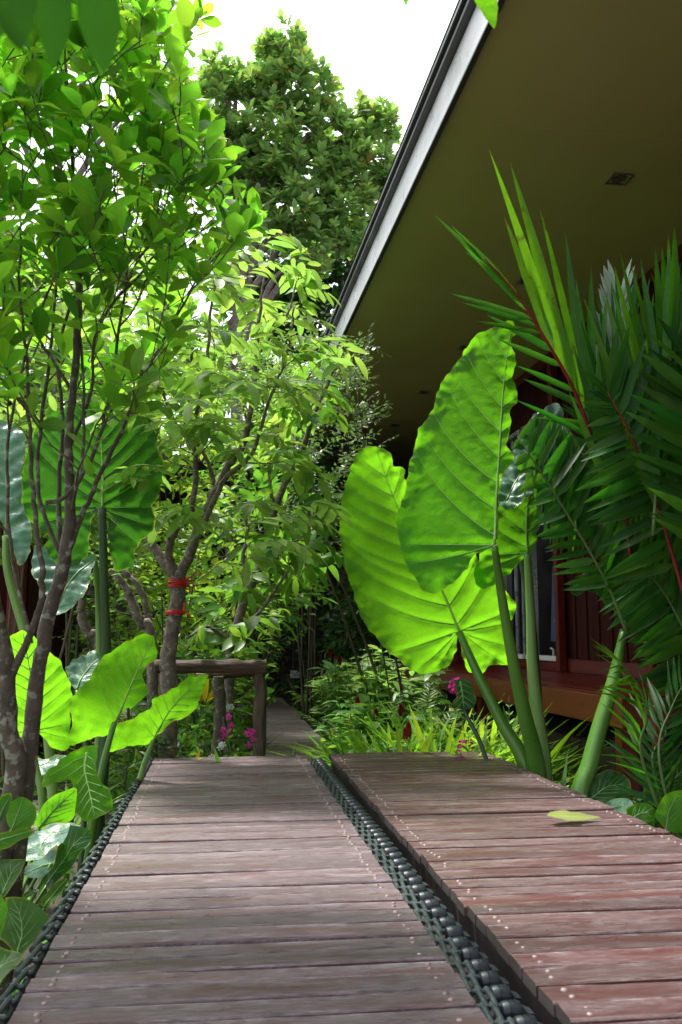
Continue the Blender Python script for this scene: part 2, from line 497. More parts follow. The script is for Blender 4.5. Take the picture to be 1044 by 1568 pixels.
M = dict(
    shrub=leafmat('glossy_shrub_leaf', (0.07, 0.19, 0.018), (0.31, 0.72, 0.035), 0.58, 0.38, 0.5, 0.4, 0.02, (0.2, 0.36, 0.08), 0.1, 0.5, old=(0.45, 0.5, 0.03), oldf=0.995),
    lime=leafmat('lime_tree_leaf', (0.16, 0.29, 0.05), (0.34, 0.6, 0.08), 0.45, 0.42, 0.5, 0.28, 0.018, (0.4, 0.5, 0.15), 0.12, 0.5),
    mid=leafmat('mid_green_leaf', (0.085, 0.21, 0.03), (0.24, 0.52, 0.04), 0.42, 0.4, 0.5, 0.4, 0.025, (0.2, 0.36, 0.1), 0.12, 0.4),
    yel=leafmat('yellow_green_leaf', (0.14, 0.29, 0.03), (0.36, 0.6, 0.045), 0.45, 0.42, 0.45, 0.35, 0.025),
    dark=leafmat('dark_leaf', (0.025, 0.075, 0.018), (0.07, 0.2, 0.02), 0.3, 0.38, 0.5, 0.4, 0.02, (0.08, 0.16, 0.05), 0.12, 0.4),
    blue=leafmat('blue_green_leaf', (0.22, 0.36, 0.12), (0.36, 0.62, 0.1), 0.42, 0.35, 0.6, 0.4, 0.025, (0.15, 0.25, 0.1), 0.12, 0.4, old=(0.4, 0.3, 0.05), oldf=0.985),
    pale=leafmat('small_pale_leaf', (0.13, 0.2, 0.09), (0.2, 0.36, 0.08), 0.35, 0.35, 0.6, 0.4, 0.02),
    fern=leafmat('fern_leaf', (0.15, 0.34, 0.025), (0.38, 0.66, 0.03), 0.45, 0.42, 0.45, 0.3, 0.02),
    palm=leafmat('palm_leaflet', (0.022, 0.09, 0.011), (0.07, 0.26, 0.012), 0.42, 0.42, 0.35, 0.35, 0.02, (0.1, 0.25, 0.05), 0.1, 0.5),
    palm_y=leafmat('sunlit_tone_palm_leaflet', (0.035, 0.14, 0.01), (0.15, 0.44, 0.01), 0.5, 0.4, 0.5, 0.35, 0.02, (0.2, 0.3, 0.05), 0.1, 0.5, blotch=(0.09, 0.05, 0.02), nscale=9),  # brighter copy of the palm leaflet, sunlight put into its colour
    palm_g=leafmat('grey_palm_leaflet', (0.33, 0.43, 0.33), (0.16, 0.32, 0.1), 0.25, 0.36, 0.6, 0.2, 0.01, (0.3, 0.38, 0.28), 0.1, 0.5),
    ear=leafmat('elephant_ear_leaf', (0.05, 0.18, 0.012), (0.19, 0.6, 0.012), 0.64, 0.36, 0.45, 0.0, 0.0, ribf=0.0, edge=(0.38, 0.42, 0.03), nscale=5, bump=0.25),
    ear_glow=leafmat('backlit_tone_elephant_ear_leaf', (0.09, 0.28, 0.016), (0.26, 0.74, 0.016), 0.64, 0.42, 0.4, 0.0, 0.0, ribf=0.0, edge=(0.38, 0.42, 0.03), nscale=5, bump=0.2),  # lighter copy of the ear leaf, backlit glow put into its colour
    ear_dark=leafmat('dark_elephant_ear_leaf', (0.022, 0.085, 0.014), (0.06, 0.25, 0.012), 0.5, 0.34, 0.5, 0.0, 0.0, ribf=0.0, edge=(0.38, 0.42, 0.03), nscale=5, bump=0.2),  # dark leaf colour; also stands in for shade on the small low leaf
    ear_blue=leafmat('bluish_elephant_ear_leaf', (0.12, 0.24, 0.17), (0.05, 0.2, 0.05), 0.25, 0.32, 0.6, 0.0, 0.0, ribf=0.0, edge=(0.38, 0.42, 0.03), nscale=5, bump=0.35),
    corner=leafmat('dark_hanging_leaf', (0.008, 0.032, 0.005), (0.03, 0.15, 0.008), 0.5, 0.5, 0.15, 0.25, 0.01, (0.03, 0.1, 0.02), 0.1, 0.5),
    canna=leafmat('broad_canna_leaf', (0.045, 0.13, 0.02), (0.16, 0.42, 0.015), 0.5, 0.36, 0.5, 0.0, 0.0, ribf=0.0, edge=(0.38, 0.42, 0.03), nscale=5, bump=0.15, blotch=None),
    vein=plain('leaf_vein', (0.26, 0.5, 0.1), (0.36, 0.58, 0.16), 10, 0.45),
    vein_d=plain('dark_leaf_vein', (0.12, 0.27, 0.07), (0.17, 0.33, 0.1), 10, 0.45),
    petiole=plain('leaf_stalk', (0.06, 0.17, 0.02), (0.1, 0.23, 0.03), 6, 0.35, stretch=(1, 1, 0.15), bump=0.15),
    petiole_l=plain('pale_leaf_stalk', (0.13, 0.26, 0.05), (0.2, 0.34, 0.1), 6, 0.38, stretch=(1, 1, 0.15), bump=0.15),
    petiole_d=plain('dark_leaf_stalk', (0.025, 0.055, 0.02), (0.05, 0.1, 0.04), 6, 0.38, stretch=(1, 1, 0.15), bump=0.15),
    bark=barkmat('grey_bark', (0.06, 0.045, 0.036), (0.22, 0.18, 0.15), (0.34, 0.33, 0.28), 22, 0.58),
    bark_d=barkmat('dark_lichen_bark', (0.045, 0.04, 0.025), (0.12, 0.1, 0.07), (0.28, 0.3, 0.22), 18, 0.56),
    twig=plain('twig_bark', (0.05, 0.05, 0.025), (0.1, 0.085, 0.045), 20, 0.7),
    log=plain('log_wood', (0.03, 0.02, 0.014), (0.15, 0.105, 0.078), 7, 0.75, stretch=(6, 6, 0.7), bump=1.0, bdist=0.03),
    log_x=plain('rail_log_wood', (0.03, 0.018, 0.012), (0.15, 0.095, 0.065), 7, 0.75, stretch=(0.7, 7, 7), bump=1.0, bdist=0.03),
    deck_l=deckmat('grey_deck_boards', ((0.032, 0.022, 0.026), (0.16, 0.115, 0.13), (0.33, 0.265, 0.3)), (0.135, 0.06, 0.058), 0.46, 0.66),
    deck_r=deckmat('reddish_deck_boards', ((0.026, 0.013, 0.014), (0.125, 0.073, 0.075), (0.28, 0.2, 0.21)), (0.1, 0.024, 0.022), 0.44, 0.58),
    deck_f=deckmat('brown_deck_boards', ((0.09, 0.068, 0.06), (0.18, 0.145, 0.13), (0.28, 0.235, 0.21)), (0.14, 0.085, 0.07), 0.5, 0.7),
    beam=plain('dark_damp_beam', (0.02, 0.016, 0.014), (0.05, 0.04, 0.035), 6, 0.7, bump=0.4),
    screw=plain('screw_metal', (0.12, 0.08, 0.075), (0.32, 0.24, 0.235), 40, 0.5, metal=0.2),
    rubber=plain('slate_plastic', (0.014, 0.02, 0.027), (0.028, 0.036, 0.044), 30, 0.38, bump=0.1),
    link=plain('slate_link_metal', (0.026, 0.038, 0.043), (0.06, 0.078, 0.085), 40, 0.42, metal=0.3),
    soffit=plain('olive_soffit_paint', (0.54, 0.46, 0.225), (0.59, 0.505, 0.25), 1.2, 0.55, spec=0.3, rvar=0.05),
    seam=plain('soffit_seam', (0.62, 0.55, 0.31), None, 6, 0.6),
    fascia=plain('white_metal_fascia', (0.5, 0.51, 0.53), (0.62, 0.63, 0.65), 3, 0.35),
    gutter=plain('dark_metal_gutter', (0.035, 0.037, 0.045), (0.055, 0.058, 0.066), 4, 0.4),
    roof=plain('grey_roof_sheet', (0.09, 0.09, 0.1), (0.13, 0.13, 0.14), 4, 0.6),
    red=plain('red_lacquered_wood', (0.09, 0.008, 0.005), (0.15, 0.016, 0.008), 4, 0.4, spec=0.3, stretch=(6, 0.6, 6), coat=0.05),
    orange=plain('orange_varnished_wood', (0.13, 0.026, 0.007), (0.19, 0.045, 0.013), 4, 0.4, spec=0.3, stretch=(6, 0.6, 6), coat=0.05),
    maroon=plain('maroon_wall_paint', (0.035, 0.005, 0.004), (0.042, 0.006, 0.005), 3, 0.75, spec=0.12, stretch=(4, 4, 0.6)),
    alu=plain('grey_aluminium', (0.35, 0.37, 0.4), (0.45, 0.47, 0.5), 5, 0.35, metal=0.5),
    white=plain('white_paint', (0.75, 0.75, 0.76), (0.82, 0.82, 0.82), 5, 0.4),
    cloth=plain('white_cotton', (0.6, 0.62, 0.72), (0.72, 0.73, 0.8), 14, 0.85, bump=0.2),
    cloth_b=plain('blue_cotton', (0.1, 0.14, 0.3), (0.14, 0.19, 0.38), 14, 0.85, bump=0.2),
    glass=plain('dark_window_glass', (0.012, 0.014, 0.016), (0.02, 0.022, 0.024), 2, 0.06, spec=0.6, rvar=0.02),
    interior=plain('dark_room_wall', (0.03, 0.015, 0.012), (0.045, 0.022, 0.018), 2, 0.8),
    lamp=plain('lamp_trim_metal', (0.5, 0.5, 0.48), None, 5, 0.3, metal=0.8),
    lampglass=plain('unlit_lamp_lens', (0.08, 0.08, 0.07), (0.16, 0.16, 0.15), 40, 0.15),
    soil=plain('damp_soil', (0.02, 0.014, 0.009), (0.055, 0.04, 0.025), 9, 0.9, bump=0.6),
    ribbon=plain('red_ribbon', (0.42, 0.012, 0.01), (0.6, 0.03, 0.03), 30, 0.6),
    pink=leafmat('magenta_petal', (0.48, 0.03, 0.25), (0.6, 0.05, 0.3), 0.4, 0.5, 0.3, 0.35, 0.02, ribf=0.0),
    cone=leafmat('red_flower_cone', (0.2, 0.008, 0.012), (0.25, 0.01, 0.01), 0.2, 0.35, 0.5, 0.4, 0.02, ribf=0.0),
    yellow=leafmat('yellow_bract', (0.62, 0.48, 0.03), (0.75, 0.6, 0.03), 0.45, 0.45, 0.4, 0.25, 0.02, ribf=0.0),
    whitefl=leafmat('white_petal', (0.62, 0.68, 0.7), (0.7, 0.75, 0.7), 0.4, 0.5, 0.3, 0.2, 0.0, ribf=0.0),
    crown=plain('red_palm_sheath', (0.16, 0.008, 0.014), (0.27, 0.014, 0.022), 6, 0.3, stretch=(1, 1, 0.2)),
    rach=plain('green_palm_rib', (0.06, 0.13, 0.03), (0.11, 0.18, 0.05), 8, 0.4),
    dry=leafmat('yellowing_fallen_leaf', (0.27, 0.33, 0.1), (0.33, 0.4, 0.1), 0.3, 0.4, 0.4, 0.0, 0.0, (0.5, 0.55, 0.2), 0.12, 0.7),
)


# ------------------------------------------------------------------ small leaves
PROF = dict(
    ell=lambda x: np.sin(np.pi * x) ** 0.8,
    obo=lambda x: np.sin(np.pi * x ** 1.45) ** 0.75,
    ova=lambda x: np.sin(np.pi * x ** 0.72) ** 0.8,
    lan=lambda x: np.sin(np.pi * x ** 0.62) ** 1.0,
    obl=lambda x: np.sin(np.pi * x) ** 0.5,
    str=lambda x: np.minimum(1, (1 - x) * 2.2 + 0.02) ** 0.8 * np.minimum(1, 0.45 + x * 4),
)


def tmpl(prof, wid, fold=0.2, droop=0.25, n=5, wave=0.0, stalk=0.06):
    x = np.linspace(0, 1, n + 1)
    hw = wid / 2 * PROF[prof](np.clip(x, 1e-4, 1 - 1e-4))
    xs = stalk + x * (1 - stalk)
    zm = -droop * xs ** 2
    V = [(xs[i], 0, zm[i]) for i in range(n + 1)]
    rim = [0.0] * (n + 1)
    for sg in (1, -1):
        for i in range(1, n):
            V.append((xs[i] - 0.03 * hw[i], sg * hw[i], zm[i] + fold * hw[i] + wave * hw[i] * math.sin(i * 2.4 + sg)))
            rim.append(1.0)
    L = lambda i: n + i
    Rr = lambda i: n + (n - 1) + i
    tri = [(0, 1, L(1)), (0, Rr(1), 1), (n - 1, n, L(n - 1)), (n - 1, Rr(n - 1), n)]
    quad = []
    for i in range(1, n - 1):
        quad += [(i, i + 1, L(i + 1), L(i)), (i, Rr(i), Rr(i + 1), i + 1)]
    return np.array(V, float), np.array(tri), np.array(quad) if quad else None, np.array(rim)


def norm(a):
    return a / (np.linalg.norm(a, axis=-1, keepdims=True) + 1e-12)


def place(mb, tm, pos, dire, nrm, size, widj=0.15, mi=0):
    """puts one leaf shape at every pos (N,3); dire = leaf axis, nrm = upper side"""
    V, tri, quad, rim = tm
    N = len(pos)
    if N == 0:
        return
    X = norm(np.asarray(dire, float))
    Zv = np.asarray(nrm, float)
    Zv = norm(Zv - X * np.sum(Zv * X, 1)[:, None])
    Y = np.cross(Zv, X)
    s = np.asarray(size, float)[:, None, None]
    wj = (1 + rng.normal(0, widj, N))[:, None, None]
    P = np.asarray(pos)[:, None, :] + s * (V[None, :, 0:1] * X[:, None, :] + wj * V[None, :, 1:2] * Y[:, None, :] + V[None, :, 2:3] * Zv[:, None, :])
    nv = len(V)
    base = (np.arange(N) * nv)[:, None, None]
    n0 = mb.n
    mb.add(P.reshape(-1, 3), (tri[None] + base).reshape(-1, 3), np.tile(rim, N), mi)
    if quad is not None:
        q = (quad[None] + base).reshape(-1, 4) + n0
        mb.idx.append(q.ravel())
        mb.cnt.append(np.full(len(q), 4))
        mb.mi.append(np.full(len(q), mi))


class Leaves:
    """gathers leaf positions, then writes them with a few differing shapes"""

    def __init__(s):
        s.p, s.d, s.n, s.s = [], [], [], []

    def add(s, p, d, n, size):
        s.p.append(np.atleast_2d(p)); s.d.append(np.atleast_2d(d)); s.n.append(np.atleast_2d(n)); s.s.append(np.atleast_1d(size))

    def write(s, mb, tms):
        p, d, n, z = np.concatenate(s.p), np.concatenate(s.d), np.concatenate(s.n), np.concatenate(s.s)
        k = rng.integers(0, len(tms), len(p))
        for i, t in enumerate(tms):
            m = k == i
            place(mb, t, p[m], d[m], n[m], z[m])


def rvec(n=1):
    return norm(rng.normal(size=(n, 3)))


def rosette(L, p, axis, n, size, open_=(0.6, 1.2), jit=0.2, start=0.0):
    """whorl of n leaves round the tip of a twig"""
    axis = np.asarray(axis, float) / np.linalg.norm(axis)
    a = np.cross(axis, [0.3, 0.2, 1.0]); a /= np.linalg.norm(a)
    b = np.cross(axis, a)
    ph = rng.uniform(0, 6.28) + np.arange(n) * 2.4
    op = np.linspace(open_[0], open_[1], n) + rng.normal(0, jit, n)
    rad = np.outer(np.cos(ph), a) + np.outer(np.sin(ph), b)
    d = np.cos(op)[:, None] * axis + np.sin(op)[:, None] * rad
    nn = np.sin(op)[:, None] * axis - np.cos(op)[:, None] * rad
    off = -axis * np.linspace(0, 0.25, n)[:, None] * size
    L.add(p + off, d, nn + rng.normal(0, 0.25, (n, 3)), size * rng.uniform(0.65, 1.15, n))


def ranks(L, pts, spacing, size, ang=0.95, start=0.3, droop=0.25, up=(0, 0, 1), jit=0.2, taper=0.25, end=True, alt=True):
    """leaves in two rows along a twig"""
    P = np.asarray(pts)
    seg = np.linalg.norm(np.diff(P, axis=0), axis=1)
    cum = np.concatenate([[0], np.cumsum(seg)])
    tot = cum[-1]
    s = np.arange(start * tot, tot, spacing)
    if len(s) == 0:
        return
    p = np.stack([np.interp(s, cum, P[:, i]) for i in range(3)], 1)
    e = min(tot, 1e9)
    p2 = np.stack([np.interp(np.minimum(s + 0.02, e), cum, P[:, i]) for i in range(3)], 1)
    p1 = np.stack([np.interp(np.maximum(s - 0.02, 0), cum, P[:, i]) for i in range(3)], 1)
    T = norm(p2 - p1)
    U = np.broadcast_to(np.asarray(up, float), T.shape) + rng.normal(0, 0.12, T.shape)
    S = norm(np.cross(T, U))
    N = norm(np.cross(S, T))
    for sg in (1, -1):
        m = np.ones(len(s), bool)
        if alt:
            m = (np.arange(len(s)) % 2) == (0 if sg > 0 else 1)
        k = m.sum()
        a = ang + rng.normal(0, jit * 0.5, k)
        d = np.cos(a)[:, None] * T[m] + sg * np.sin(a)[:, None] * S[m] + np.array([0, 0, -droop]) + rng.normal(0, jit * 0.4, (k, 3))
        f = 1 - taper * (s[m] / tot)
        L.add(p[m], d, N[m] + rng.normal(0, jit, (k, 3)), size * f * rng.uniform(0.8, 1.15, k))
    if end:
        L.add(P[-1], T[-1] + np.array([0, 0, -droop]), N[-1], size * 0.9)


# ------------------------------------------------------------------ twigs
class Skel:
    """a skeleton of limbs that twigs can be grown onto"""

    def __init__(s):
        s.p, s.r, s.mb = [], [], MB()

    def limb(s, pts, radii, m=6, sides=9, wob=0.0, rough=0.05, nodes=True):
        P = catmull(pts, m)
        t = np.linspace(0, 1, len(P))
        r = np.interp(t, np.linspace(0, 1, len(radii)), radii)
        if wob:
            P = P + rng.normal(0, wob, P.shape) * (np.minimum(1, t * 4)[:, None])
        s.mb.tube(P, r, sides, rough=rough)
        if nodes:
            s.p.append(P); s.r.append(r)
        return P

    def grow(s, targets, tipr=0.0018, upw=0.8, sag=0.0, maxr=0.02, bias=0.35, wob=0.012, sides=5, step=0.06, order=True, add=True, minup=None, lift=0.3):
        T = np.asarray(targets, float)
        A = np.concatenate(s.p)
        RR = np.concatenate(s.r)
        if order:
            d0 = np.array([np.min(np.linalg.norm(A - t, axis=1)) for t in T])
            T = T[np.argsort(d0)]
        tw = []
        for t in T:
            dv = t - A
            d = np.linalg.norm(dv, axis=1)
            cost = d + upw * np.maximum(0, bias * d - dv[:, 2])
            i = int(np.argmin(cost))
            a, L = A[i], d[i]
            if L < 0.02:
                continue
            n = max(3, int(L / step))
            h = np.array([0, 0, lift * L])
            c = (a + t) / 2 + np.array([0, 0, -0.25 * h[2]]) + rng.normal(0, 0.08 * L, 3)
            u = np.linspace(0, 1, n + 1)[:, None]
            P = (1 - u) ** 2 * a + 2 * u * (1 - u) * c + u ** 2 * t
            P[1:-1] += rng.normal(0, wob * min(1, L * 2), P[1:-1].shape)
            P[:, 2] -= sag * (u[:, 0] ** 2) * L
            r0 = min(maxr, RR[i] * 0.75, tipr + 0.011 * L)
            r = np.linspace(r0, tipr, n + 1)
            s.mb.tube(P, r, sides, cap=False)
            if add:
                A = np.vstack([A, P[1:-1]])
                RR = np.concatenate([RR, r[1:-1]])
            tw.append(P)
        if add:
            s.p.append(A); s.r.append(RR)
        return tw


def px_limb(pts, Y, Y2=None):
    """(px, py, width px) stations -> 3D points and radii, the depth running from Y to Y2"""
    Y2 = Y if Y2 is None else Y2
    n = len(pts)
    P, r = [], []
    for k, (x, y, wd) in enumerate(pts):
        yy = Y + (Y2 - Y) * k / max(1, n - 1)
        P.append(W(x, y, yy))
        r.append(wd / 2 * yy / F)
    return P, r


# ------------------------------------------------------------------ big leaves
def inpoly(P, poly):
    x, y = P[:, 0], P[:, 1]
    c = np.zeros(len(P), bool)
    n = len(poly)
    j = n - 1
    for i in range(n):
        xi, yi = poly[i]; xj, yj = poly[j]
        k = ((yi > y) != (yj > y)) & (x < (xj - xi) * (y - yi) / (yj - yi + 1e-15) + xi)
        c ^= k
        j = i
    return c


def dseg(P, A, B):
    """distance of points to a set of segments: (N,M)"""
    d = B - A
    L2 = np.sum(d * d, 1) + 1e-15
    t = np.clip(np.einsum('nmk,mk->nm', P[:, None, :] - A[None], d) / L2, 0, 1)
    Q = A[None] + t[..., None] * d[None]
    return np.linalg.norm(P[:, None, :] - Q, axis=2)


def big_leaf(parent, outline, mid, Y, normal, mat, vmat, name='leaf', res=0.014, nv=7, foldL=0.0, foldR=0.0, puff=0.006, wave=0.012, cup=0.0, bend=0.0, veinr=0.0028, label=None, lobes=True, scal=0.006, seed=0, world=None, curl=0.0, vang=(62, 38)):
    """an elephant-ear blade: a sheet with ribs, swelling between the ribs and a wavy rim.
    outline and mid are stations on the blade; it lies in its own plane through its stalk joint"""
    rg = np.random.default_rng(100 + seed)
    n = np.asarray(normal, float); n /= np.linalg.norm(n)
    o3 = W(mid[0][0], mid[0][1], Y)

    def on_plane(q):
        d = ray(*q)
        t = (o3 - EYE).dot(n) / d.dot(n)
        return EYE + d * t
    m3 = [on_plane(q) for q in mid]
    ax = m3[-1] - m3[0]; ax -= n * ax.dot(n); ax /= np.linalg.norm(ax)
    ay = np.cross(n, ax)
    uv = lambda p: np.array([(p - o3).dot(ax), (p - o3).dot(ay)])
    O = np.array([uv(on_plane(q)) for q in outline])
    Mi = np.array([uv(q) for q in m3])
    O = catmull(np.vstack([O, O[:1]]), 5)[:-1]
    # resample the rim evenly
    cl = np.vstack([O, O[:1]])
    sg = np.linalg.norm(np.diff(cl, axis=0), axis=1)
    cum = np.concatenate([[0], np.cumsum(sg)])
    nb = max(24, int(cum[-1] / (res * 0.9)))
    s = np.linspace(0, cum[-1], nb, endpoint=False)
    O = np.stack([np.interp(s, cum, cl[:, 0]), np.interp(s, cum, cl[:, 1])], 1)
    tn = np.roll(O, -1, 0) - np.roll(O, 1, 0)
    tn /= np.linalg.norm(tn, axis=1)[:, None] + 1e-12
    ph = rg.uniform(0, 6.28, 3)
    O = O + np.stack([tn[:, 1], -tn[:, 0]], 1) * (scal * (np.sin(s * 62 + ph[0]) * 0.5 + np.sin(s * 110 + ph[1]) * 0.35 + np.sin(s * 25 + ph[2]) * 0.5))[:, None]
    Mi = catmull(Mi, 8)
    lo, hi = O.min(0), O.max(0)
    gx, gy = np.meshgrid(np.arange(lo[0], hi[0], res), np.arange(lo[1], hi[1], res * 0.87))
    gx = gx + (np.arange(gx.shape[0]) % 2)[:, None] * res / 2
    P = np.stack([gx.ravel(), gy.ravel()], 1) + rg.normal(0, res * 0.06, (gx.size, 2))
    P = P[inpoly(P, O)]
    de = dseg(P, O, np.roll(O, -1, 0)).min(1)
    P = P[de > res * 0.5]
    pts = np.vstack([O, P])
    rv = geometry.delaunay_2d_cdt([Vector(q) for q in pts], [(i, (i + 1) % nb) for i in range(nb)], [], 1, 1e-6)
    pts = np.array([tuple(q) for q in rv[0]])
    tri = np.array([f for f in rv[2] if len(f) == 3])
    # ribs
    veins = []
    Lm = np.concatenate([[0], np.cumsum(np.linalg.norm(np.diff(Mi, axis=0), axis=1))])

    def march(p, ang, turn, lim=400):
        q = [p.copy()]
        for k in range(lim):
            p = p + 0.012 * np.array([math.cos(ang), math.sin(ang)])
            if not inpoly(p[None], O)[0]:
                break
            ang += turn * 0.012
            q.append(p.copy())
        return np.array(q)
    for sd in (1, -1):
        for k in range(nv):
            f = (k + 0.35) / nv * 0.93
            L0 = f * Lm[-1]
            i = min(len(Mi) - 2, int(np.searchsorted(Lm, L0)))
            p = np.array([np.interp(L0, Lm, Mi[:, 0]), np.interp(L0, Lm, Mi[:, 1])])
            t = Mi[i + 1] - Mi[max(0, i - 1)]
            a0 = math.atan2(t[1], t[0])
            a = R(vang[0] + (vang[1] - vang[0]) * f + rg.normal(0, 2))
            v = march(p, a0 + sd * a, -sd * 0.9)
            if len(v) > 3:
                veins.append(v)
        if lobes:
            t = Mi[1] - Mi[0]
            a0 = math.atan2(t[1], t[0])
            for a, tr in ((88, 0.1), (112, 0.5), (138, 0.8), (158, 0.4)):
                v = march(Mi[0] + 0.004 * np.array([math.cos(a0 + sd * R(a)), math.sin(a0 + sd * R(a))]), a0 + sd * R(a + rg.normal(0, 3)), sd * tr * -1.0)
                if len(v) > 3:
                    veins.append(v)
    if not veins:
        veins = [np.array([Mi[0], Mi[1]])]
    VA = np.vstack([v[:-1] for v in veins]); VB = np.vstack([v[1:] for v in veins])
    EA, EB = O, np.roll(O, -1, 0)

    def disp(Q):
        dm = dseg(Q, Mi[:-1], Mi[1:])
        k = dm.argmin(1)
        t = Mi[1:][k] - Mi[:-1][k]
        rel = Q - Mi[:-1][k]
        sgn = np.sign(t[:, 0] * rel[:, 1] - t[:, 1] * rel[:, 0])
        dm = dm.min(1)
        dvn = np.minimum(dseg(Q, VA, VB).min(1), dm)
        ded = dseg(Q, EA, EB).min(1)
        wz = np.where(sgn > 0, foldL, foldR) * dm + cup * dm ** 2 + bend * Q[:, 0] * np.abs(Q[:, 0])
        wz = wz + puff * (1 - np.exp(-(dvn / 0.022) ** 2))
        em = np.exp(-ded / 0.05)
        ns = np.array([noise.noise(Vector((q[0] * 9 + seed * 5.1, q[1] * 9, seed))) for q in Q])
        n2 = np.array([noise.noise(Vector((q[0] * 26 + seed * 3.3, q[1] * 26, seed + 4))) for q in Q])
        wz = wz + wave * em * (ns * 2.0 + n2 * 0.8) + 0.0018 * n2 + curl * np.exp(-ded / 0.03)
        return wz
    w3 = lambda Q, dz: o3 + Q[:, 0:1] * ax + Q[:, 1:2] * ay + dz[:, None] * n
    mb = MB()
    ded_ = dseg(pts, O, np.roll(O, -1, 0)).min(1)
    mb.add(w3(pts, disp(pts)), tri, np.exp(-ded_ / (0.012 if res > 0.012 else 0.007)))
    o = mb.build(name, mat, parent, smooth=True)
    if label:
        o['label'] = label
    vb = MB()
    T = w3(Mi, disp(Mi))
    vb.tube(T, np.linspace(veinr * 2.4, veinr * 0.5, len(T)), 6)
    for v in veins:
        v = v[:: 2] if len(v) > 8 else v
        T = w3(v, disp(v))
        vb.tube(T, np.linspace(veinr, veinr * 0.25, len(T)), 5, cap=False)
    vb.build('veins', vmat, o, smooth=True)
    return o, o3


def stalk(parent, pts, Y, mat, Y2=None, name='leaf_stalk', ground=None, flat=1.0):
    P, r = px_limb(pts, Y, Y2)
    if ground is not None:
        P.append(np.array(ground, float)); r.append(r[-1] * 1.15)
    Pc = catmull(P, 6)
    rr = np.interp(np.linspace(0, 1, len(Pc)), np.linspace(0, 1, len(r)), r)
    return MB().tube(Pc, rr, 10, flat=flat).build(name, mat, parent, smooth=True)


# ------------------------------------------------------------------ palm fronds and ferns
def frond(parent, pts, rad, n, length, wid, mat, rmat, ang=(0.9, 0.35), vee=0.5, up=(0, 0, 1), start=0.25, droop=0.15, prof='str', name='frond', jit=0.1, sides=(1, -1), lenprof=None, cut=0.0, stiff=4, rname='rib', label=None, fold=0.25):
    P = catmull(pts, 8)
    seg = np.linalg.norm(np.diff(P, axis=0), axis=1)
    cum = np.concatenate([[0], np.cumsum(seg)]); tot = cum[-1]
    s = np.linspace(start, 0.985, n) * tot
    p = np.stack([np.interp(s, cum, P[:, i]) for i in range(3)], 1)
    T = norm(np.stack([np.interp(np.minimum(s + 0.03, tot), cum, P[:, i]) for i in range(3)], 1) - np.stack([np.interp(s - 0.03, cum, P[:, i]) for i in range(3)], 1))
    S = norm(np.cross(T, np.asarray(up, float)))
    N = norm(np.cross(S, T))
    f = np.linspace(0, 1, n)
    lp = np.sin(np.pi * (0.16 + 0.74 * f)) ** 0.8 if lenprof is None else lenprof(f)
    mb = MB()
    ts = [tmpl(prof, wid / length, fold, droop * k, stiff, stalk=0.0) for k in (0.5, 1.0, 1.7)]
    for sg in sides:
        a = ang[0] + (ang[1] - ang[0]) * f + rng.normal(0, jit * 0.5, n)
        d = np.cos(a)[:, None] * T + np.sin(a)[:, None] * (sg * S * math.cos(vee) + N * math.sin(vee)) + rng.normal(0, jit * 0.35, (n, 3))
        nn = N * math.cos(vee) - sg * S * math.sin(vee) + rng.normal(0, jit * 2, (n, 3))
        sz = length * lp * rng.uniform(0.88, 1.08, n)
        if cut:
            sz = np.where(rng.random(n) < cut, sz * rng.uniform(0.5, 0.8, n), sz)
        k = rng.integers(0, 3, n)
        for i in range(3):
            m = k == i
            place(mb, ts[i], p[m], d[m], nn[m], sz[m])
    o = mb.build(name, mat, parent, smooth=True)
    if label:
        o['label'] = label
    if rmat:
        r = np.linspace(rad, rad * 0.25, len(P))
        MB().tube(P, r, 6).build(rname, rmat, o, smooth=True)
    return o


# ------------------------------------------------------------------ bushes
def bush(name, label, cat, base, cen, half, nt, tms, size, mat, tw=M['twig'], mode='ranks', spacing=0.07, group=None, stems=5, stemr=0.012, drp=0.2, hollow=0.25, rl=(5, 8), twl=0.35, open_=(0.5, 1.3), crown='foliage', trunk='stems', cut=None, ang=0.95):
    """several stems rising from the base, twigs filling an ellipsoid, leaves along the twigs"""
    base = np.asarray(base, float); cen = np.asarray(cen, float); half = np.asarray(half, float)
    th = thing(name, label, cat, tuple(base), group)
    sk = Skel()
    for k in range(stems):
        d = rng.normal(0, 0.4, 3) * half
        d[2] = abs(d[2]) * 0.6
        b = base + np.array([rng.normal(0, 0.06), rng.normal(0, 0.06), 0]) * (1 if stems > 1 else 0)
        e = cen + d
        mid = (b + e) / 2 + rng.normal(0, 0.06, 3) * half
        sk.limb([b, mid, e], [stemr, stemr * 0.75, stemr * 0.4], 5, 7, wob=0.006)
    u = rvec(nt)
    rad = hollow + (1 - hollow) * rng.random(nt) ** 0.45
    T = cen + u * rad[:, None] * half * (1 + rng.normal(0, 0.1, (nt, 1)))
    if cut is not None:
        T = T[cut(T)]
    T = T[T[:, 2] > base[2] + 0.05]
    tws = sk.grow(T, upw=0.5, wob=0.006, sides=4, step=0.12, maxr=stemr * 0.6)
    L = Leaves()
    for P in tws:
        if mode == 'ranks':
            Q = P
            seg = np.linalg.norm(np.diff(P, axis=0), axis=1).sum()
            st = max(0.0, 1 - twl / max(seg, 1e-3))
            ranks(L, Q, spacing, size, start=st, droop=drp, ang=ang, up=(rng.normal(0, 0.25), rng.normal(0, 0.25), 1))
        else:
            ax = P[-1] - P[-2]
            ax = ax / np.linalg.norm(ax) + np.array([0, 0, 0.5])
            rosette(L, P[-1], ax, rng.integers(*rl), size, open_)
    mb = MB()
    L.write(mb, tms)
    sk.mb.build(trunk, tw, th, smooth=True)
    mb.build(crown, mat, th, smooth=True)
    return th


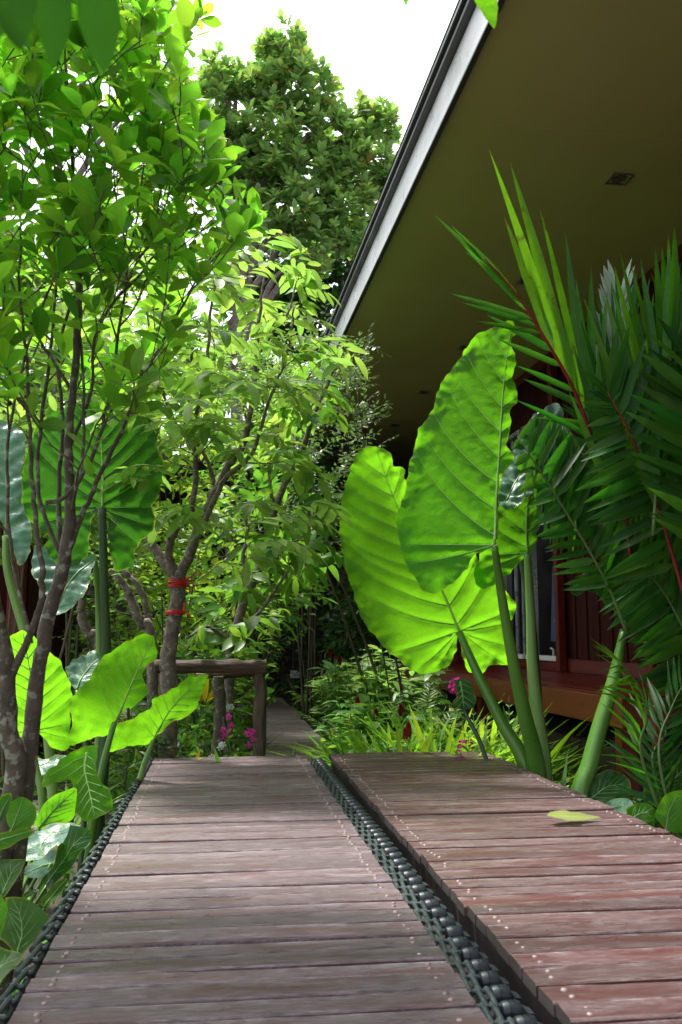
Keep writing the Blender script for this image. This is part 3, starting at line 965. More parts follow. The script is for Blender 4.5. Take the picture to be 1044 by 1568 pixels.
def strap_clump(name, label, cat, base, n, length, wid, mat, group=None, spread=0.9, droop=0.5, prof='lan', part='leaves', seg=7):
    th = thing(name, label, cat, tuple(base), group)
    mb = MB()
    ph = rng.uniform(0, 6.28, n)
    el = rng.uniform(0.25, spread, n)
    d = np.stack([np.cos(ph) * np.sin(el), np.sin(ph) * np.sin(el), np.cos(el)], 1)
    nn = np.stack([-np.cos(ph) * np.cos(el), -np.sin(ph) * np.cos(el), np.sin(el)], 1)
    p = np.asarray(base) + np.stack([np.cos(ph), np.sin(ph), ph * 0], 1) * 0.03
    ts = [tmpl(prof, wid / length, 0.3, dr, seg, stalk=0.0) for dr in (droop * 0.4, droop, droop * 1.4)]
    k = rng.integers(0, 3, n)
    sz = length * rng.uniform(0.6, 1.1, n)
    for i in range(3):
        m = k == i
        place(mb, ts[i], p[m], d[m], nn[m], sz[m])
    mb.build(part, mat, th, smooth=True)
    return th


def fern_clump(name, label, cat, base, n, length, mat, group=None, pin=0.12, pw=0.03, npin=14, spread=1.1, lean=(0, 0), prof='lan', ang=(1.3, 0.7)):
    th = thing(name, label, cat, tuple(base), group)
    b = np.asarray(base, float)
    for k in range(n):
        ph = 6.28 * k / n + rng.normal(0, 0.3)
        el = rng.uniform(0.35, spread)
        L = length * rng.uniform(0.65, 1.1)
        d = np.array([math.cos(ph) * math.sin(el) + lean[0], math.sin(ph) * math.sin(el) + lean[1], math.cos(el)])
        d /= np.linalg.norm(d)
        P = [b, b + d * L * 0.5 + np.array([0, 0, 0.03]), b + d * L * np.array([1.05, 1.05, 0.82])]
        frond(th, P, 0.003, npin, pin * rng.uniform(0.8, 1.1), pw, mat, M['rach'], ang=ang, vee=0.1, start=0.22, droop=0.2, prof=prof, jit=0.15, stiff=3, rname='rib', lenprof=lambda f: (1 - f) ** 0.6 * (0.5 + 0.5 * np.minimum(1, f * 5)) + 0.06)
    return th


# ================================================================== ground
def ground():
    n = 90
    ax = np.sinh(np.linspace(-5.2, 5.2, n)) / math.sinh(5.2)
    X, Y = np.meshgrid(ax * 300, ax * 300 + 6)
    Zg = -0.5 + np.array([[0.05 * noise.noise(Vector((x * 0.8, y * 0.8, 0))) for x, y in zip(r, q)] for r, q in zip(X, Y)])
    far = np.hypot(X, Y - 6)
    V = np.stack([X, Y, Zg - 0.001 * 0 * far], -1).reshape(-1, 3)
    i = (np.arange(n - 1)[:, None] * n + np.arange(n - 1)[None]).ravel()
    mb = MB()
    mb.add(V, np.stack([i, i + 1, i + n + 1, i + n], 1))
    tag(mb.build('ground', M['soil'], None, smooth=True), kind='structure')


ground()
GZ = -0.5


# ================================================================== boardwalk
def boards(x0, x1, y0, y1, z, pitch, seed, gapw=(0.008, 0.013), th=0.026, ends=0.003):
    mb, sc = MB(), MB()
    r = np.random.default_rng(seed)
    y = y0
    k = 0
    while y < y1 - 0.02:
        wd = pitch * r.uniform(0.9, 1.1)
        g = r.uniform(*gapw) + (0.006 if r.random() < 0.28 else 0)
        a, b = y, min(y + wd - g, y1)
        nx = 22
        xs = np.linspace(x0 + r.uniform(-ends, ends), x1 + r.uniform(-ends, ends), nx)
        dz = r.normal(0, 0.0016) + 0.0016 * np.sin(xs * r.uniform(2, 6) + r.uniform(0, 6))
        tilt = r.normal(0, 0.002)
        bow = r.normal(0, 0.0015) * np.sin((xs - x0) / (x1 - x0) * 3.14)
        ea = r.normal(0, 0.0009, nx); eb = r.normal(0, 0.0009, nx)
        bv = 0.004
        sec = []
        for (yy, zz) in ((a, -th), (a, -bv), (a + bv, 0), (a + bv + 0.006, 0.0004), ((a + b) / 2, r.normal(0, 0.0006)), (b - bv - 0.006, 0.0004), (b - bv, 0), (b, -bv), (b, -th)):
            e = ea if yy <= a + bv else (eb if yy >= b - bv else 0)
            sec.append(np.stack([xs, yy + bow + e, z + zz + dz + tilt * (yy - a) / wd], 1))
        V = np.stack(sec, 1)                # nx, 7, 3
        m = 9
        f = []
        for i in range(nx - 1):
            for j in range(m):
                j2 = (j + 1) % m
                f.append((i * m + j, i * m + j2, (i + 1) * m + j2, (i + 1) * m + j))
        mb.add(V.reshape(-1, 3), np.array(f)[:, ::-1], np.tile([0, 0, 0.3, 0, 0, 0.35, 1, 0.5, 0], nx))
        n0 = mb.n - nx * m
        for base, rev in ((0, False), ((nx - 1) * m, True)):
            q = np.arange(m) + n0 + base
            mb.idx.append(q if not rev else q[::-1]); mb.cnt.append(np.array([m])); mb.mi.append(np.array([1]))
        for xe in (x0 + 0.045, x1 - 0.045):
            for fy in (0.3, 0.7):
                cx, cyy = xe + r.normal(0, 0.004), a + (b - a) * fy + r.normal(0, 0.002)
                if r.random() < 0.04:
                    continue
                zi = z + np.interp(cx, xs, dz)
                rad = 0.0078
                an = np.linspace(0, 6.283, 9)[:-1]
                V2 = [(cx + rad * math.cos(t), cyy + rad * math.sin(t), zi - 0.002) for t in an] + \
                     [(cx + rad * 0.75 * math.cos(t), cyy + rad * 0.75 * math.sin(t), zi + 0.0024) for t in an] + [(cx, cyy, zi + 0.0032)]
                f2 = [(i, (i + 1) % 8, 8 + (i + 1) % 8, 8 + i) for i in range(8)] + [(8 + i, 8 + (i + 1) % 8, 16) for i in range(8)]
                sc.add(V2, f2)
        y += wd
        k += 1
    return mb, sc


def deck(label, x0, x1, y0, y1, z, mat, seed, joists, **k):
    t = thing('boardwalk', label, 'boardwalk', ((x0 + x1) / 2, (y0 + y1) / 2, z))
    mb, sc = boards(x0, x1, y0, y1, z, 0.094, seed, **k)
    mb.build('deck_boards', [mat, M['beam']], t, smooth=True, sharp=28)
    tag(sc.build('screw_heads', M['screw'], t, smooth=True), kind='stuff')
    for xj in joists:
        jb = MB()
        jb.box(xj - 0.025, xj + 0.025, y0 + 0.01, y1 - 0.01, z - 0.15, z - 0.029, 0.004)
        jb.build('joist', M['beam'], t)
    for yy in np.arange(y0 + 0.3, y1, 1.6):
        for xj in (joists[0], joists[-1]):
            pb = MB()
            pb.box(xj - 0.03, xj + 0.03, yy, yy + 0.06, GZ - 0.1, z - 0.151)
            pb.build('foot_post', M['beam'], t)
    return t


XL0, XL1, XR0, XR1 = -0.375, 0.5, 0.637, 1.585
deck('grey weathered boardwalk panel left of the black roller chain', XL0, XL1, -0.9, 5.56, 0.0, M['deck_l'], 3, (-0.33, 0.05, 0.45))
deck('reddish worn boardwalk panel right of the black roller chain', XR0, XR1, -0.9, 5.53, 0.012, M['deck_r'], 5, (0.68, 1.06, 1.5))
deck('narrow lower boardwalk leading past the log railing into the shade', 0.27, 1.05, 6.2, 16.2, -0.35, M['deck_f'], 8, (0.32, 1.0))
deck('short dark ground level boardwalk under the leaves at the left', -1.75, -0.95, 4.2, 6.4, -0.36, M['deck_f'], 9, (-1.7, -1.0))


def chain_gap():
    t = thing('roller_chain', 'dark slate roller chain lying in the gap between the two boardwalk panels', 'chain', (0.517, 2.2, 0))
    y0, y1, pt = -0.55, 5.5, 0.0765
    lb = MB()
    r = np.random.default_rng(4)
    k = 0
    y = y0
    while y < y1 - pt:
        ph = 1 if k % 2 else -1
        for xo in (0.4745, 0.492):
            xa = xo + 0.0045 * ph + r.normal(0, 0.0008)
            lb.tube([(xa - 0.003, y - 0.012, -0.006), (xa, y + pt * 0.5, -0.004 + r.normal(0, 0.001)), (xa + 0.003, y + pt + 0.012, -0.006)], [0.0058, 0.005, 0.0058], 8)
        # pin across, and its outer knob
        lb.tube([(0.463, y, -0.006), (0.503, y, -0.006)], 0.0052, 8)
        lb.tube([(0.4605, y, -0.008), (0.468, y, -0.008)], [0.009, 0.0085], 10)
        y += pt
        k += 1
    lb.build('link_bars', M['link'], t, smooth=True, sharp=40)
    proto = None
    y = y0
    i = 0
    n = int((y1 - y0) / pt)
    for i in range(n):
        yc = y0 + i * pt
        if proto is None:
            rb = MB()
            prof = [(0.504, 0.012), (0.506, 0.0185), (0.511, 0.020), (0.516, 0.0205), (0.5165, 0.0185), (0.518, 0.0185), (0.5185, 0.0205), (0.532, 0.0205), (0.536, 0.0185), (0.5375, 0.012)]
            P = [(x, yc, -0.016) for x, _ in prof]
            rb.tube(P, [q for _, q in prof], 16)
            proto = rb.build('roller', M['rubber'], t, smooth=True, sharp=35)
            o = proto
            base = o.location.copy()
        else:
            o = proto.copy()
            COL.objects.link(o)
            o.parent = t
        o.location = (base[0] + r.normal(0, 0.0012), base[1] + i * pt, base[2] + r.normal(0, 0.0008))
    bb = MB()
    for i in range(n):
        yc = y0 + i * pt
        bb.add([(0.540, yc - 0.024, -0.012), (0.540, yc + 0.02, -0.012), (0.552, yc + 0.014, -0.016), (0.552, yc - 0.018, -0.016),
                (0.540, yc - 0.026, -0.05), (0.540, yc + 0.026, -0.05), (0.556, yc + 0.02, -0.05), (0.556, yc - 0.02, -0.05)],
               [(0, 3, 2, 1), (4, 5, 6, 7), (0, 1, 5, 4), (1, 2, 6, 5), (2, 3, 7, 6), (3, 0, 4, 7)])
    tag(bb.build('guide_teeth', M['rubber'], t), kind='stuff')
    t.location.x = 0.5635
    t.scale.x = 1.22
    fl = MB()
    fl.box(0.4635 + 0.045, 0.5705 + 0.045, -0.85, 5.28, -0.075, -0.052)
    fl.build('tray', M['beam'], t)


chain_gap()


def chain_edge():
    t = thing('roller_chain', 'dark slate chain running along the outer left edge of the grey boardwalk panel', 'chain', (-0.40, 2.2, 0))
    lb, bk = MB(), MB()
    r = np.random.default_rng(14)
    y, k, pt = -0.5, 0, 0.0765
    while y < 5.5:
        ph = 1 if k % 2 else -1
        xa = -0.404 + 0.004 * ph
        lb.tube([(xa - 0.004, y - 0.012, 0.002), (xa, y + pt * 0.5, 0.004 + r.normal(0, 0.0012)), (xa + 0.004, y + pt + 0.012, 0.002)], [0.0075, 0.006, 0.0075], 8)
        lb.tube([(-0.413, y, 0.002), (-0.386, y, 0.0)], 0.006, 8)
        bk.box(-0.398, -0.384, y + 0.014, y + pt - 0.014, -0.05, -0.004, 0.003)
        y += pt
        k += 1
    lb.build('link_bars', M['link'], t, smooth=True, sharp=40)
    tag(bk.build('guide_teeth', M['rubber'], t), kind='stuff')


chain_edge()

# fallen things on the right panel
p = G(880, 1253, 0.022)
fl = MB()
tl = tmpl('obo', 0.3, 0.12, -0.06, 10, 0.06)
place(fl, tl, np.array([G(926, 1251, 0.026)]), np.array([[-1, -0.1, 0.02]]), np.array([[0.0, -0.35, 1]]), [0.24])
tag(fl.build('fallen_leaf', M['dry'], None, smooth=True), 'single yellow green fallen leaf lying on the reddish boardwalk panel', 'leaf')


def petals(name, label, cat, c, rad, n, size, parent_stem=None, mat='pink', flat=1.0):
    t = thing(name, label, cat, tuple(c))
    mb = MB()
    u = rvec(n)
    u[:, 2] = np.abs(u[:, 2]) * flat if parent_stem is None else u[:, 2]
    pp = np.asarray(c) + u * rad * rng.uniform(0.5, 1, (n, 1)) * np.array([1, 1, flat])
    place(mb, tmpl('ell', 0.55, 0.2, 0.3, 4, 0), pp, u + rng.normal(0, 0.6, (n, 3)), rvec(n), size * rng.uniform(0.7, 1.2, n))
    mb.build('petals', M[mat], t, smooth=True)
    if parent_stem is not None:
        MB().tube(catmull([c, (np.asarray(c) + parent_stem) / 2 + np.array([0.02, 0, 0.03]), parent_stem], 5), [0.003] * 11, 6).build('stem', M['petiole'], t, smooth=True)
    return t


petals('fallen_petals', 'small heap of fallen magenta petals on the far edge of the reddish boardwalk panel', 'petals', G(705, 1163, 0.016), 0.03, 26, 0.02, None, flat=0.3)
c1 = W(700, 1051, 5.7)
petals('flower', 'round magenta flower head standing above the ferns under the glowing leaf', 'flower', c1, 0.043, 120, 0.03, np.array([c1[0] + 0.08, 5.75, GZ]))
c2 = W(711, 1145, 5.75)
petals('flower', 'magenta flower head peeping over the far edge of the reddish boardwalk panel', 'flower', c2, 0.045, 110, 0.03, np.array([c2[0] + 0.03, 5.8, GZ]))


# ================================================================== log railing
def log(pts, r0, r1, mat, name, par, sides=12):
    P = catmull(pts, 5)
    P = P + rng.normal(0, 0.004, P.shape)
    return MB().tube(P, np.linspace(r0, r1, len(P)) * (1 + rng.normal(0, 0.03, len(P))), sides, rough=0.06).build(name, mat, par, smooth=True, sharp=50)


RY = 5.86
rt = thing('log_railing', 'rustic brown log railing with round posts at the end of the grey boardwalk panel', 'railing', (W(320, 1020, RY)[0], RY, GZ))
a, b = W(236, 1021, RY), W(405, 1022, RY)
log([a, (a + b) / 2 + np.array([0, 0, 0.004]), b], 0.042, 0.045, M['log_x'], 'handrail', rt)
for px_, yy, rr, lean in ((398, RY + 0.03, 0.041, 0), (252, RY + 0.03, 0.036, 0)):
    q = W(px_, 1034, yy)
    log([q, q * 0.5 + np.array([q[0], yy, GZ - 0.05]) * 0.5, np.array([q[0] - 0.02, yy, GZ - 0.05])], rr, rr * 1.05, M['log'], 'post', rt)
q = W(335, 1036, RY + 0.35)
log([q, q + np.array([0.01, 0, -0.35]), np.array([q[0] - 0.04, RY + 0.35, GZ])], 0.038, 0.044, M['bark_d'], 'post', rt)
a, b = W(300, 1036, RY + 0.4), W(405, 1030, RY + 0.4)
log([a, (a + b) / 2, b], 0.025, 0.028, M['log_x'], 'handrail', rt)

# ================================================================== the house
EZ, EX, WX = 3.70, 1.14, 3.42            # soffit height, eave line, wall plane
VX0, VZ = 2.30, 0.35                     # veranda edge and floor
H0, H1 = -4.0, 19.0
hs = thing('house', 'red timber house with wide olive soffit, white fascia and raised veranda', 'house', (3.4, 9, GZ))
mb = MB(); mb.box(EX + 0.03, 9.0, H0, H1, EZ, EZ + 0.03); mb.build('soffit', M['soffit'], hs)
mb = MB(); mb.box(EX - 0.012, EX + 0.028, H0, H1, EZ - 0.02, EZ + 0.2, 0.004); mb.build('fascia', M['fascia'], hs)
mb = MB()
mb.box(EX - 0.016, EX + 0.016, H0, H1, EZ - 0.04, EZ - 0.0225, 0.003)
mb.build('drip_edge', M['gutter'], hs)
mb = MB()
mb.box(EX - 0.055, EX + 0.02, H0, H1, EZ + 0.203, EZ + 0.235, 0.004)
mb.box(EX - 0.075, EX + 0.02, H0, H1, EZ + 0.25, EZ + 0.28, 0.004)
mb.box(EX - 0.04, EX + 0.02, H0, H1, EZ + 0.2365, EZ + 0.2485)
mb.build('gutter', M['gutter'], hs)
mb = MB()
mb.add([(EX - 0.08, H0, EZ + 0.285), (EX - 0.08, H1, EZ + 0.285), (6.0, H1, EZ + 2.0), (6.0, H0, EZ + 2.0), (9.5, H0, EZ + 0.5), (9.5, H1, EZ + 0.5)],
       [(0, 3, 2, 1), (3, 4, 5, 2)])
mb.add([(EX, H0 + 0.1, EZ + 0.1), (6.0, H0 + 0.1, EZ + 1.95), (9.2, H0 + 0.1, EZ + 0.1)], [(0, 1, 2)])
mb.add([(EX, H1 - 0.1, EZ + 0.1), (6.0, H1 - 0.1, EZ + 1.95), (9.2, H1 - 0.1, EZ + 0.1)], [(0, 2, 1)])
mb.build('roof', M['roof'], hs)
for yy in np.arange(-2.4, H1, 2.44):
    mb = MB(); mb.box(EX + 0.2, WX - 0.05, yy, yy + 0.006, EZ - 0.0035, EZ - 0.0008); mb.build('soffit_joint', M['seam'], hs)
for yy in (3.6, 5.42, 7.2, 9.02, 10.8, 12.6, 14.4):
    mb = MB()
    cx, s0, s1 = 2.47, 0.075, 0.055
    z = EZ - 0.003
    for (xa, xb, ya, yb) in ((cx - s0, cx + s0, yy - s0, yy - s1), (cx - s0, cx + s0, yy + s1, yy + s0), (cx - s0, cx - s1, yy - s1, yy + s1), (cx + s1, cx + s0, yy - s1, yy + s1)):
        mb.box(xa, xb, ya, yb, z - 0.008, z, 0.001)
    f_ = mb.build('downlight', M['lamp'], hs)
    lb = MB()
    an = np.linspace(0, 6.283, 17)[:-1]
    V2 = [(cx + 0.05 * math.cos(t), yy + 0.05 * math.sin(t), z - 0.003) for t in an] + [(cx + 0.03 * math.cos(t), yy + 0.03 * math.sin(t), z - 0.0005) for t in an]
    lb.add(V2, [(i, 16 + i, 16 + (i + 1) % 16, (i + 1) % 16) for i in range(16)] + [tuple(range(16, 32))])
    lb.build('lens', M['lampglass'], f_)
# walls: panels between the openings, top band
WT = EZ - 0.004
openings = ((8.95, 9.95), (10.05, 10.85), (13.2, 14.4))
mb = MB()
y = -3.9
for (ya, yb) in openings:
    mb.box(WX, WX + 0.12, y, ya, VZ + 0.003, WT)
    mb.box(WX, WX + 0.12, ya + 0.002, yb - 0.002, VZ + 2.75, WT - 0.002)
    mb.box(WX + 0.002, WX + 0.12, ya + 0.002, yb - 0.002, VZ + 0.003, VZ + 0.10)
    y = yb
mb.box(WX, WX + 0.12, y, 18.9, VZ + 0.003, WT)
mb.build('wall', M['maroon'], hs)
mb = MB()
y = -3.8
while y < 18.8:
    if not any(a - 0.06 < y < b + 0.03 for a, b in openings):
        mb.box(WX - 0.014, WX - 0.0015, y, y + 0.03, VZ + 0.14, WT - 0.12, 0.002)
    y += 0.27
mb.build('wall_cladding', M['maroon'], hs)
mb = MB()
mb.box(WX - 0.028, WX - 0.003, -3.9, 8.8, VZ + 0.003, VZ + 0.13, 0.004)
mb.box(WX - 0.028, WX - 0.003, 8.95, 18.9, VZ + 0.003, VZ + 0.096, 0.004)
mb.box(WX - 0.03, WX - 0.003, -3.9, 18.9, WT - 0.11, WT - 0.002, 0.004)
mb.build('skirting', M['red'], hs)
mb = MB(); mb.box(WX + 2.2, WX + 2.26, 4, 17, 0, EZ - 0.01); mb.box(WX + 0.13, WX + 2.19, 6.0, 6.05, 0, EZ - 0.01); mb.build('room_wall', M['interior'], hs)
mb = MB(); mb.box(WX + 0.125, WX + 2.19, 6.06, 17, VZ - 0.1, VZ - 0.01); mb.build('room_floor', M['interior'], hs)
for i, (ya, yb) in enumerate(openings):
    d = MB()
    d.box(WX - 0.02, WX + 0.1, ya + 0.003, ya + 0.05, VZ + 0.155, VZ + 2.74, 0.003)
    d.box(WX - 0.02, WX + 0.1, yb - 0.05, yb - 0.003, VZ + 0.155, VZ + 2.74, 0.003)
    d.box(WX - 0.02, WX + 0.1, ya + 0.051, yb - 0.051, VZ + 2.69, VZ + 2.74, 0.003)
    if i:
        d.box(WX + 0.03, WX + 0.07, (ya + yb) / 2 - 0.03, (ya + yb) / 2 + 0.03, VZ + 0.155, VZ + 2.688, 0.003)
    fr = d.build('door_frame', M['alu'], hs)
    s = MB(); s.box(WX - 0.05, WX + 0.11, ya + 0.004, yb - 0.004, VZ + 0.102, VZ + 0.15, 0.004); s.build('door_sill', M['white'], fr)
    if i:
        g = MB(); g.box(WX + 0.046, WX + 0.054, ya + 0.051, yb - 0.051, VZ + 0.151, VZ + 2.688); g.build('pane', M['glass'], fr)
    else:
        s = MB(); s.tube([(WX - 0.03, ya + 0.22, VZ + 0.149), (WX - 0.03, ya + 0.22, VZ + 0.22), (WX - 0.06, ya + 0.22, VZ + 0.235)], [0.012, 0.012, 0.01], 8); s.build('door_bolt', M['white'], fr, smooth=True)
for yy in (8.86, 12.6):
    mb = MB(); mb.box(WX - 0.11, WX - 0.031, yy - 0.045, yy + 0.045, VZ + 0.003, WT - 0.112, 0.006); mb.build('post', M['red'], hs)
# veranda
mb, sc = MB(), MB()
x = VX0
while x < WX - 0.02:
    mb.box(x, min(x + 0.115, WX + 0.1), 5.32, 18.9, VZ - 0.03, VZ + rng.uniform(-0.001, 0.001), 0.004)
    x += 0.12
mb.build('veranda_floor', M['red'], hs)
mb = MB()
mb.box(VX0 - 0.03, VX0 - 0.003, 5.28, 18.9, VZ - 0.19, VZ - 0.012, 0.005)
mb.box(VX0 - 0.002, WX + 0.1, 5.28, 5.317, VZ - 0.19, VZ - 0.033, 0.005)
mb.build('veranda_beam', M['orange'], hs)
mb = MB()
mb.box(VX0 + 0.1, 9, 5.6, 18.8, GZ - 0.1, VZ - 0.35)
mb.build('underfloor', M['interior'], hs)
for yy in (5.36, 8.2, 11.0, 13.8):
    mb = MB(); mb.box(VX0 + 0.0, VX0 + 0.1, yy, yy + 0.1, GZ - 0.1, VZ - 0.195, 0.006); mb.build('leg', M['red'], hs)

hs.rotation_euler = (0, 0, R(1.25))

# clothes hanging in the doorway
t = thing('hanging_shirt', 'white shirt hanging in the dark open doorway of the red house', 'shirt', (WX + 0.22, 9.7, VZ + 1.2))


def drape(cx, cy_, ztop, zbot, wt, wb, mat, name, par, ph):
    V = []
    nu, nv_ = 14, 12
    for j in range(nv_):
        f = j / (nv_ - 1)
        wd = wt + (wb - wt) * f ** 0.6
        for i in range(nu):
            u = i / (nu - 1) - 0.5
            V.append((cx + 0.025 * math.sin(u * 16 + ph + f) * (0.4 + f), cy_ + u * wd, ztop + (zbot - ztop) * f + (-0.05 * abs(u) * 2 if j == 0 else 0) + 0.01 * math.sin(u * 9 + ph) * f))
    q = [(j * nu + i, j * nu + i + 1, (j + 1) * nu + i + 1, (j + 1) * nu + i) for j in range(nv_ - 1) for i in range(nu - 1)]
    return MB().add(V, np.array(q)).build(name, mat, par, smooth=True)


drape(WX + 0.22, 9.62, VZ + 1.28, VZ + 0.52, 0.1, 0.34, M['cloth'], 'shirt_body', t, 0.4)
drape(WX + 0.26, 9.84, VZ + 1.2, VZ + 0.30, 0.05, 0.2, M['cloth_b'], 'blue_lining', t, 2.0)
hb = MB(); hb.tube([(WX + 0.22, 9.0, VZ + 1.305), (WX + 0.22, 10.0, VZ + 1.305)], 0.008, 8); hb.build('hanging_rod', M['alu'], t, smooth=True)

# ================================================================== shelter added to darken the end of the path
pv = thing('added_shelter', 'open shelter added to darken the far end of the lower boardwalk', 'added_shelter', (1.2, 18.0, GZ))
mb = MB()
mb.box(-2.6, 4.6, 19.6, 19.7, GZ - 0.1, 3.2)
mb.box(-1.6, -1.5, 17.2, 19.55, GZ - 0.1, 3.2)
mb.build('wall', M['interior'], pv)
mb = MB(); mb.box(-2.2, 3.2, 13.4, 20.2, 3.25, 3.35); mb.build('roof', M['beam'], pv)  # roof kept behind foliage, added to shade the bushes below
for xx in (-0.1, 1.35, 2.75):
    mb = MB(); mb.box(xx - 0.06, xx + 0.06, 16.9, 17.02, GZ - 0.1, 3.24, 0.005); mb.build('post', M['beam'], pv)
mb = MB()
mb.box(-1.4, 0.2, 17.1, 17.16, 0.05, 0.11)
mb.box(1.05, 2.7, 17.1, 17.16, 0.05, 0.11)
for xx in list(np.arange(-1.3, 0.2, 0.28)) + list(np.arange(1.1, 2.6, 0.28)):
    mb.box(xx, xx + 0.2, 17.05, 17.095, GZ, 0.02)
mb.build('balustrade', M['beam'], pv)
bx = thing('storage_box', 'dark red box standing in the deep shade of the added shelter', 'box', (2.0, 17.5, GZ))
mb = MB(); mb.box(1.78, 2.25, 17.3, 17.7, GZ, 0.62, 0.01); mb.build('body', M['maroon'], bx)
mb = MB(); mb.box(1.76, 2.27, 17.28, 17.72, 0.622, 0.68, 0.01); mb.build('lid', M['red'], bx)
for k, xx in enumerate((1.22, 1.46, 1.72)):
    mb = MB(); mb.box(xx, xx + 0.16, 16.5, 16.54, -0.03, 0.1, 0.006)
    t = tag(mb.build('white_plaque', M['white'], None), 'small white plate hanging in the shade over the end of the lower boardwalk', 'plate', 'white plates in the shade')

# ================================================================== garden hut at the left
ht = thing('garden_hut', 'dark red garden hut with grey roof half hidden behind the left shrub', 'hut', (-3.2, 9.5, GZ))
mb = MB(); mb.box(-6.0, -1.75, 8.6, 12, GZ - 0.05, 2.9); mb.build('wall', M['maroon'], ht)
mb = MB(); mb.box(-1.9, -1.76, 8.44, 8.58, GZ - 0.05, 3.1, 0.006); mb.build('post', M['red'], ht)
mb = MB(); mb.box(-2.06, -2.0, 8.4, 8.46, GZ - 0.05, 3.1, 0.004); mb.build('drain_pipe', M['alu'], ht)
mb = MB(); mb.add([(-6.5, 8.2, 3.25), (-1.35, 8.2, 3.25), (-1.35, 12.4, 4.6), (-6.5, 12.4, 4.6), (-6.5, 8.2, 3.15), (-1.35, 8.2, 3.15), (-1.35, 12.4, 4.5), (-6.5, 12.4, 4.5)],
                  [(0, 1, 2, 3), (7, 6, 5, 4), (0, 4, 5, 1), (1, 5, 6, 2), (2, 6, 7, 3), (3, 7, 4, 0)]); mb.build('roof', M['roof'], ht)


# ================================================================== elephant ears, right of the boardwalk
base = np.array([1.72, 5.0, GZ])
ee = thing('elephant_ear_plant', 'tall elephant ear plant beside the reddish boardwalk with one glowing and one upright leaf', 'plant', tuple(base))
R1 = [(785, 492), (791, 505), (783, 525), (790, 550), (785, 572), (793, 605), (781, 628), (783, 652), (775, 680), (788, 702), (773, 722), (765, 742), (763, 790), (757, 836), (726, 850), (712, 873), (690, 896), (655, 907), (635, 886), (620, 860), (610, 825), (605, 800), (617, 760), (629, 700), (632, 688), (640, 660), (659, 630), (671, 595), (694, 560), (724, 520), (745, 505)]
big_leaf(ee, R1, [(757, 834), (760, 760), (765, 680), (771, 590), (782, 502)], 4.55, (-0.3, -1, 0.1), M['ear'], M['vein'], nv=8, foldL=-0.05, foldR=-0.35, puff=0.008, wave=0.016, seed=1, veinr=0.0034, label='upright mid green leaf with pale ribs')
R2 = [(575, 683), (556, 686), (540, 708), (528, 745), (520, 790), (522, 840), (533, 885), (545, 925), (560, 958), (582, 985), (605, 1008), (630, 1026), (655, 1034), (682, 1022), (697, 1000), (703, 972), (708, 1003), (716, 1028), (735, 1035), (752, 1018), (782, 1020), (786, 985), (780, 955), (791, 930), (775, 905), (745, 880), (725, 840), (700, 790), (665, 745), (640, 728), (622, 735), (619, 718), (601, 712), (598, 692)]
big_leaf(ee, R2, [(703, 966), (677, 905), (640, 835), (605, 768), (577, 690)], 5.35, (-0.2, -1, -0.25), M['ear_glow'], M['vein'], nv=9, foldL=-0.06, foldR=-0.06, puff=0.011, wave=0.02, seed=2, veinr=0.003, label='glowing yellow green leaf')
R3 = [(806, 850), (790, 868), (770, 885), (745, 902), (730, 893), (728, 870), (738, 840), (742, 800), (760, 760), (790, 720), (815, 690), (838, 690), (834, 730), (829, 780), (823, 820), (815, 845)]
big_leaf(ee, R3, [(807, 846), (806, 800), (812, 750), (830, 697)], 5.05, (-0.5, -1, 0.0), M['ear'], M['vein'], nv=6, puff=0.008, wave=0.014, seed=3)
R4 = [(800, 655), (825, 633), (850, 621), (863, 640), (869, 680), (851, 720), (821, 752), (790, 776), (763, 772), (768, 735), (785, 700)]
big_leaf(ee, R4, [(775, 766), (800, 720), (830, 670), (849, 628)], 4.95, (-0.3, -0.8, 0.7), M['ear_blue'], M['vein_d'], nv=7, puff=0.022, wave=0.02, seed=4, label='crinkled pale bluish leaf')
R5 = [(694, 1042), (712, 1040), (724, 1056), (728, 1082), (712, 1087), (692, 1083), (700, 1064)]
big_leaf(ee, R5, [(705, 1044), (708, 1062), (710, 1082)], 5.25, (-0.3, -1, 0.5), M['ear_dark'], M['vein_d'], nv=4, puff=0.004, wave=0.008, seed=5, res=0.01, lobes=False)
stalk(ee, [(757, 836, 11), (766, 900, 14), (783, 1000, 18), (802, 1090, 23), (822, 1180, 28)], 4.55, M['petiole'], 4.95, ground=base + np.array([0.0, -0.03, 0]))
stalk(ee, [(703, 968, 11), (735, 1040, 15), (770, 1110, 19), (806, 1180, 24)], 5.35, M['petiole'], 5.1, ground=base + np.array([-0.03, 0.03, 0]))
stalk(ee, [(807, 848, 11), (812, 930, 14), (815, 1020, 17), (823, 1100, 21), (833, 1180, 24)], 5.05, M['petiole_l'], 5.05, ground=base + np.array([0.05, 0.05, 0]))
stalk(ee, [(775, 767, 10), (800, 860, 12), (818, 1000, 14), (826, 1180, 16)], 5.35, M['petiole_d'], 5.15, ground=base + np.array([0.02, 0.12, 0]))
stalk(ee, [(706, 1046, 5), (712, 1090, 6), (740, 1150, 7)], 5.25, M['petiole_d'], 5.15, ground=base + np.array([-0.1, 0.1, 0]))

b2 = np.array([1.85, 4.35, GZ])
e2 = thing('elephant_ear_plant', 'elephant ear with one thick pale green stalk rising in front of the red palm', 'plant', tuple(b2))
stalk(e2, [(955, 965, 14), (940, 1040, 26), (922, 1100, 30), (903, 1170, 33), (888, 1235, 36)], 4.5, M['petiole'], 4.35, ground=b2, flat=0.8)
big_leaf(e2, [(962, 962), (930, 925), (900, 905), (884, 914), (872, 898), (884, 882), (915, 862), (950, 850), (990, 880), (990, 930)], [(958, 955), (945, 925), (915, 890), (878, 897)], 4.6, (-0.3, -1, 0.2), M['ear_dark'], M['vein_d'], nv=4, seed=6, lobes=False)


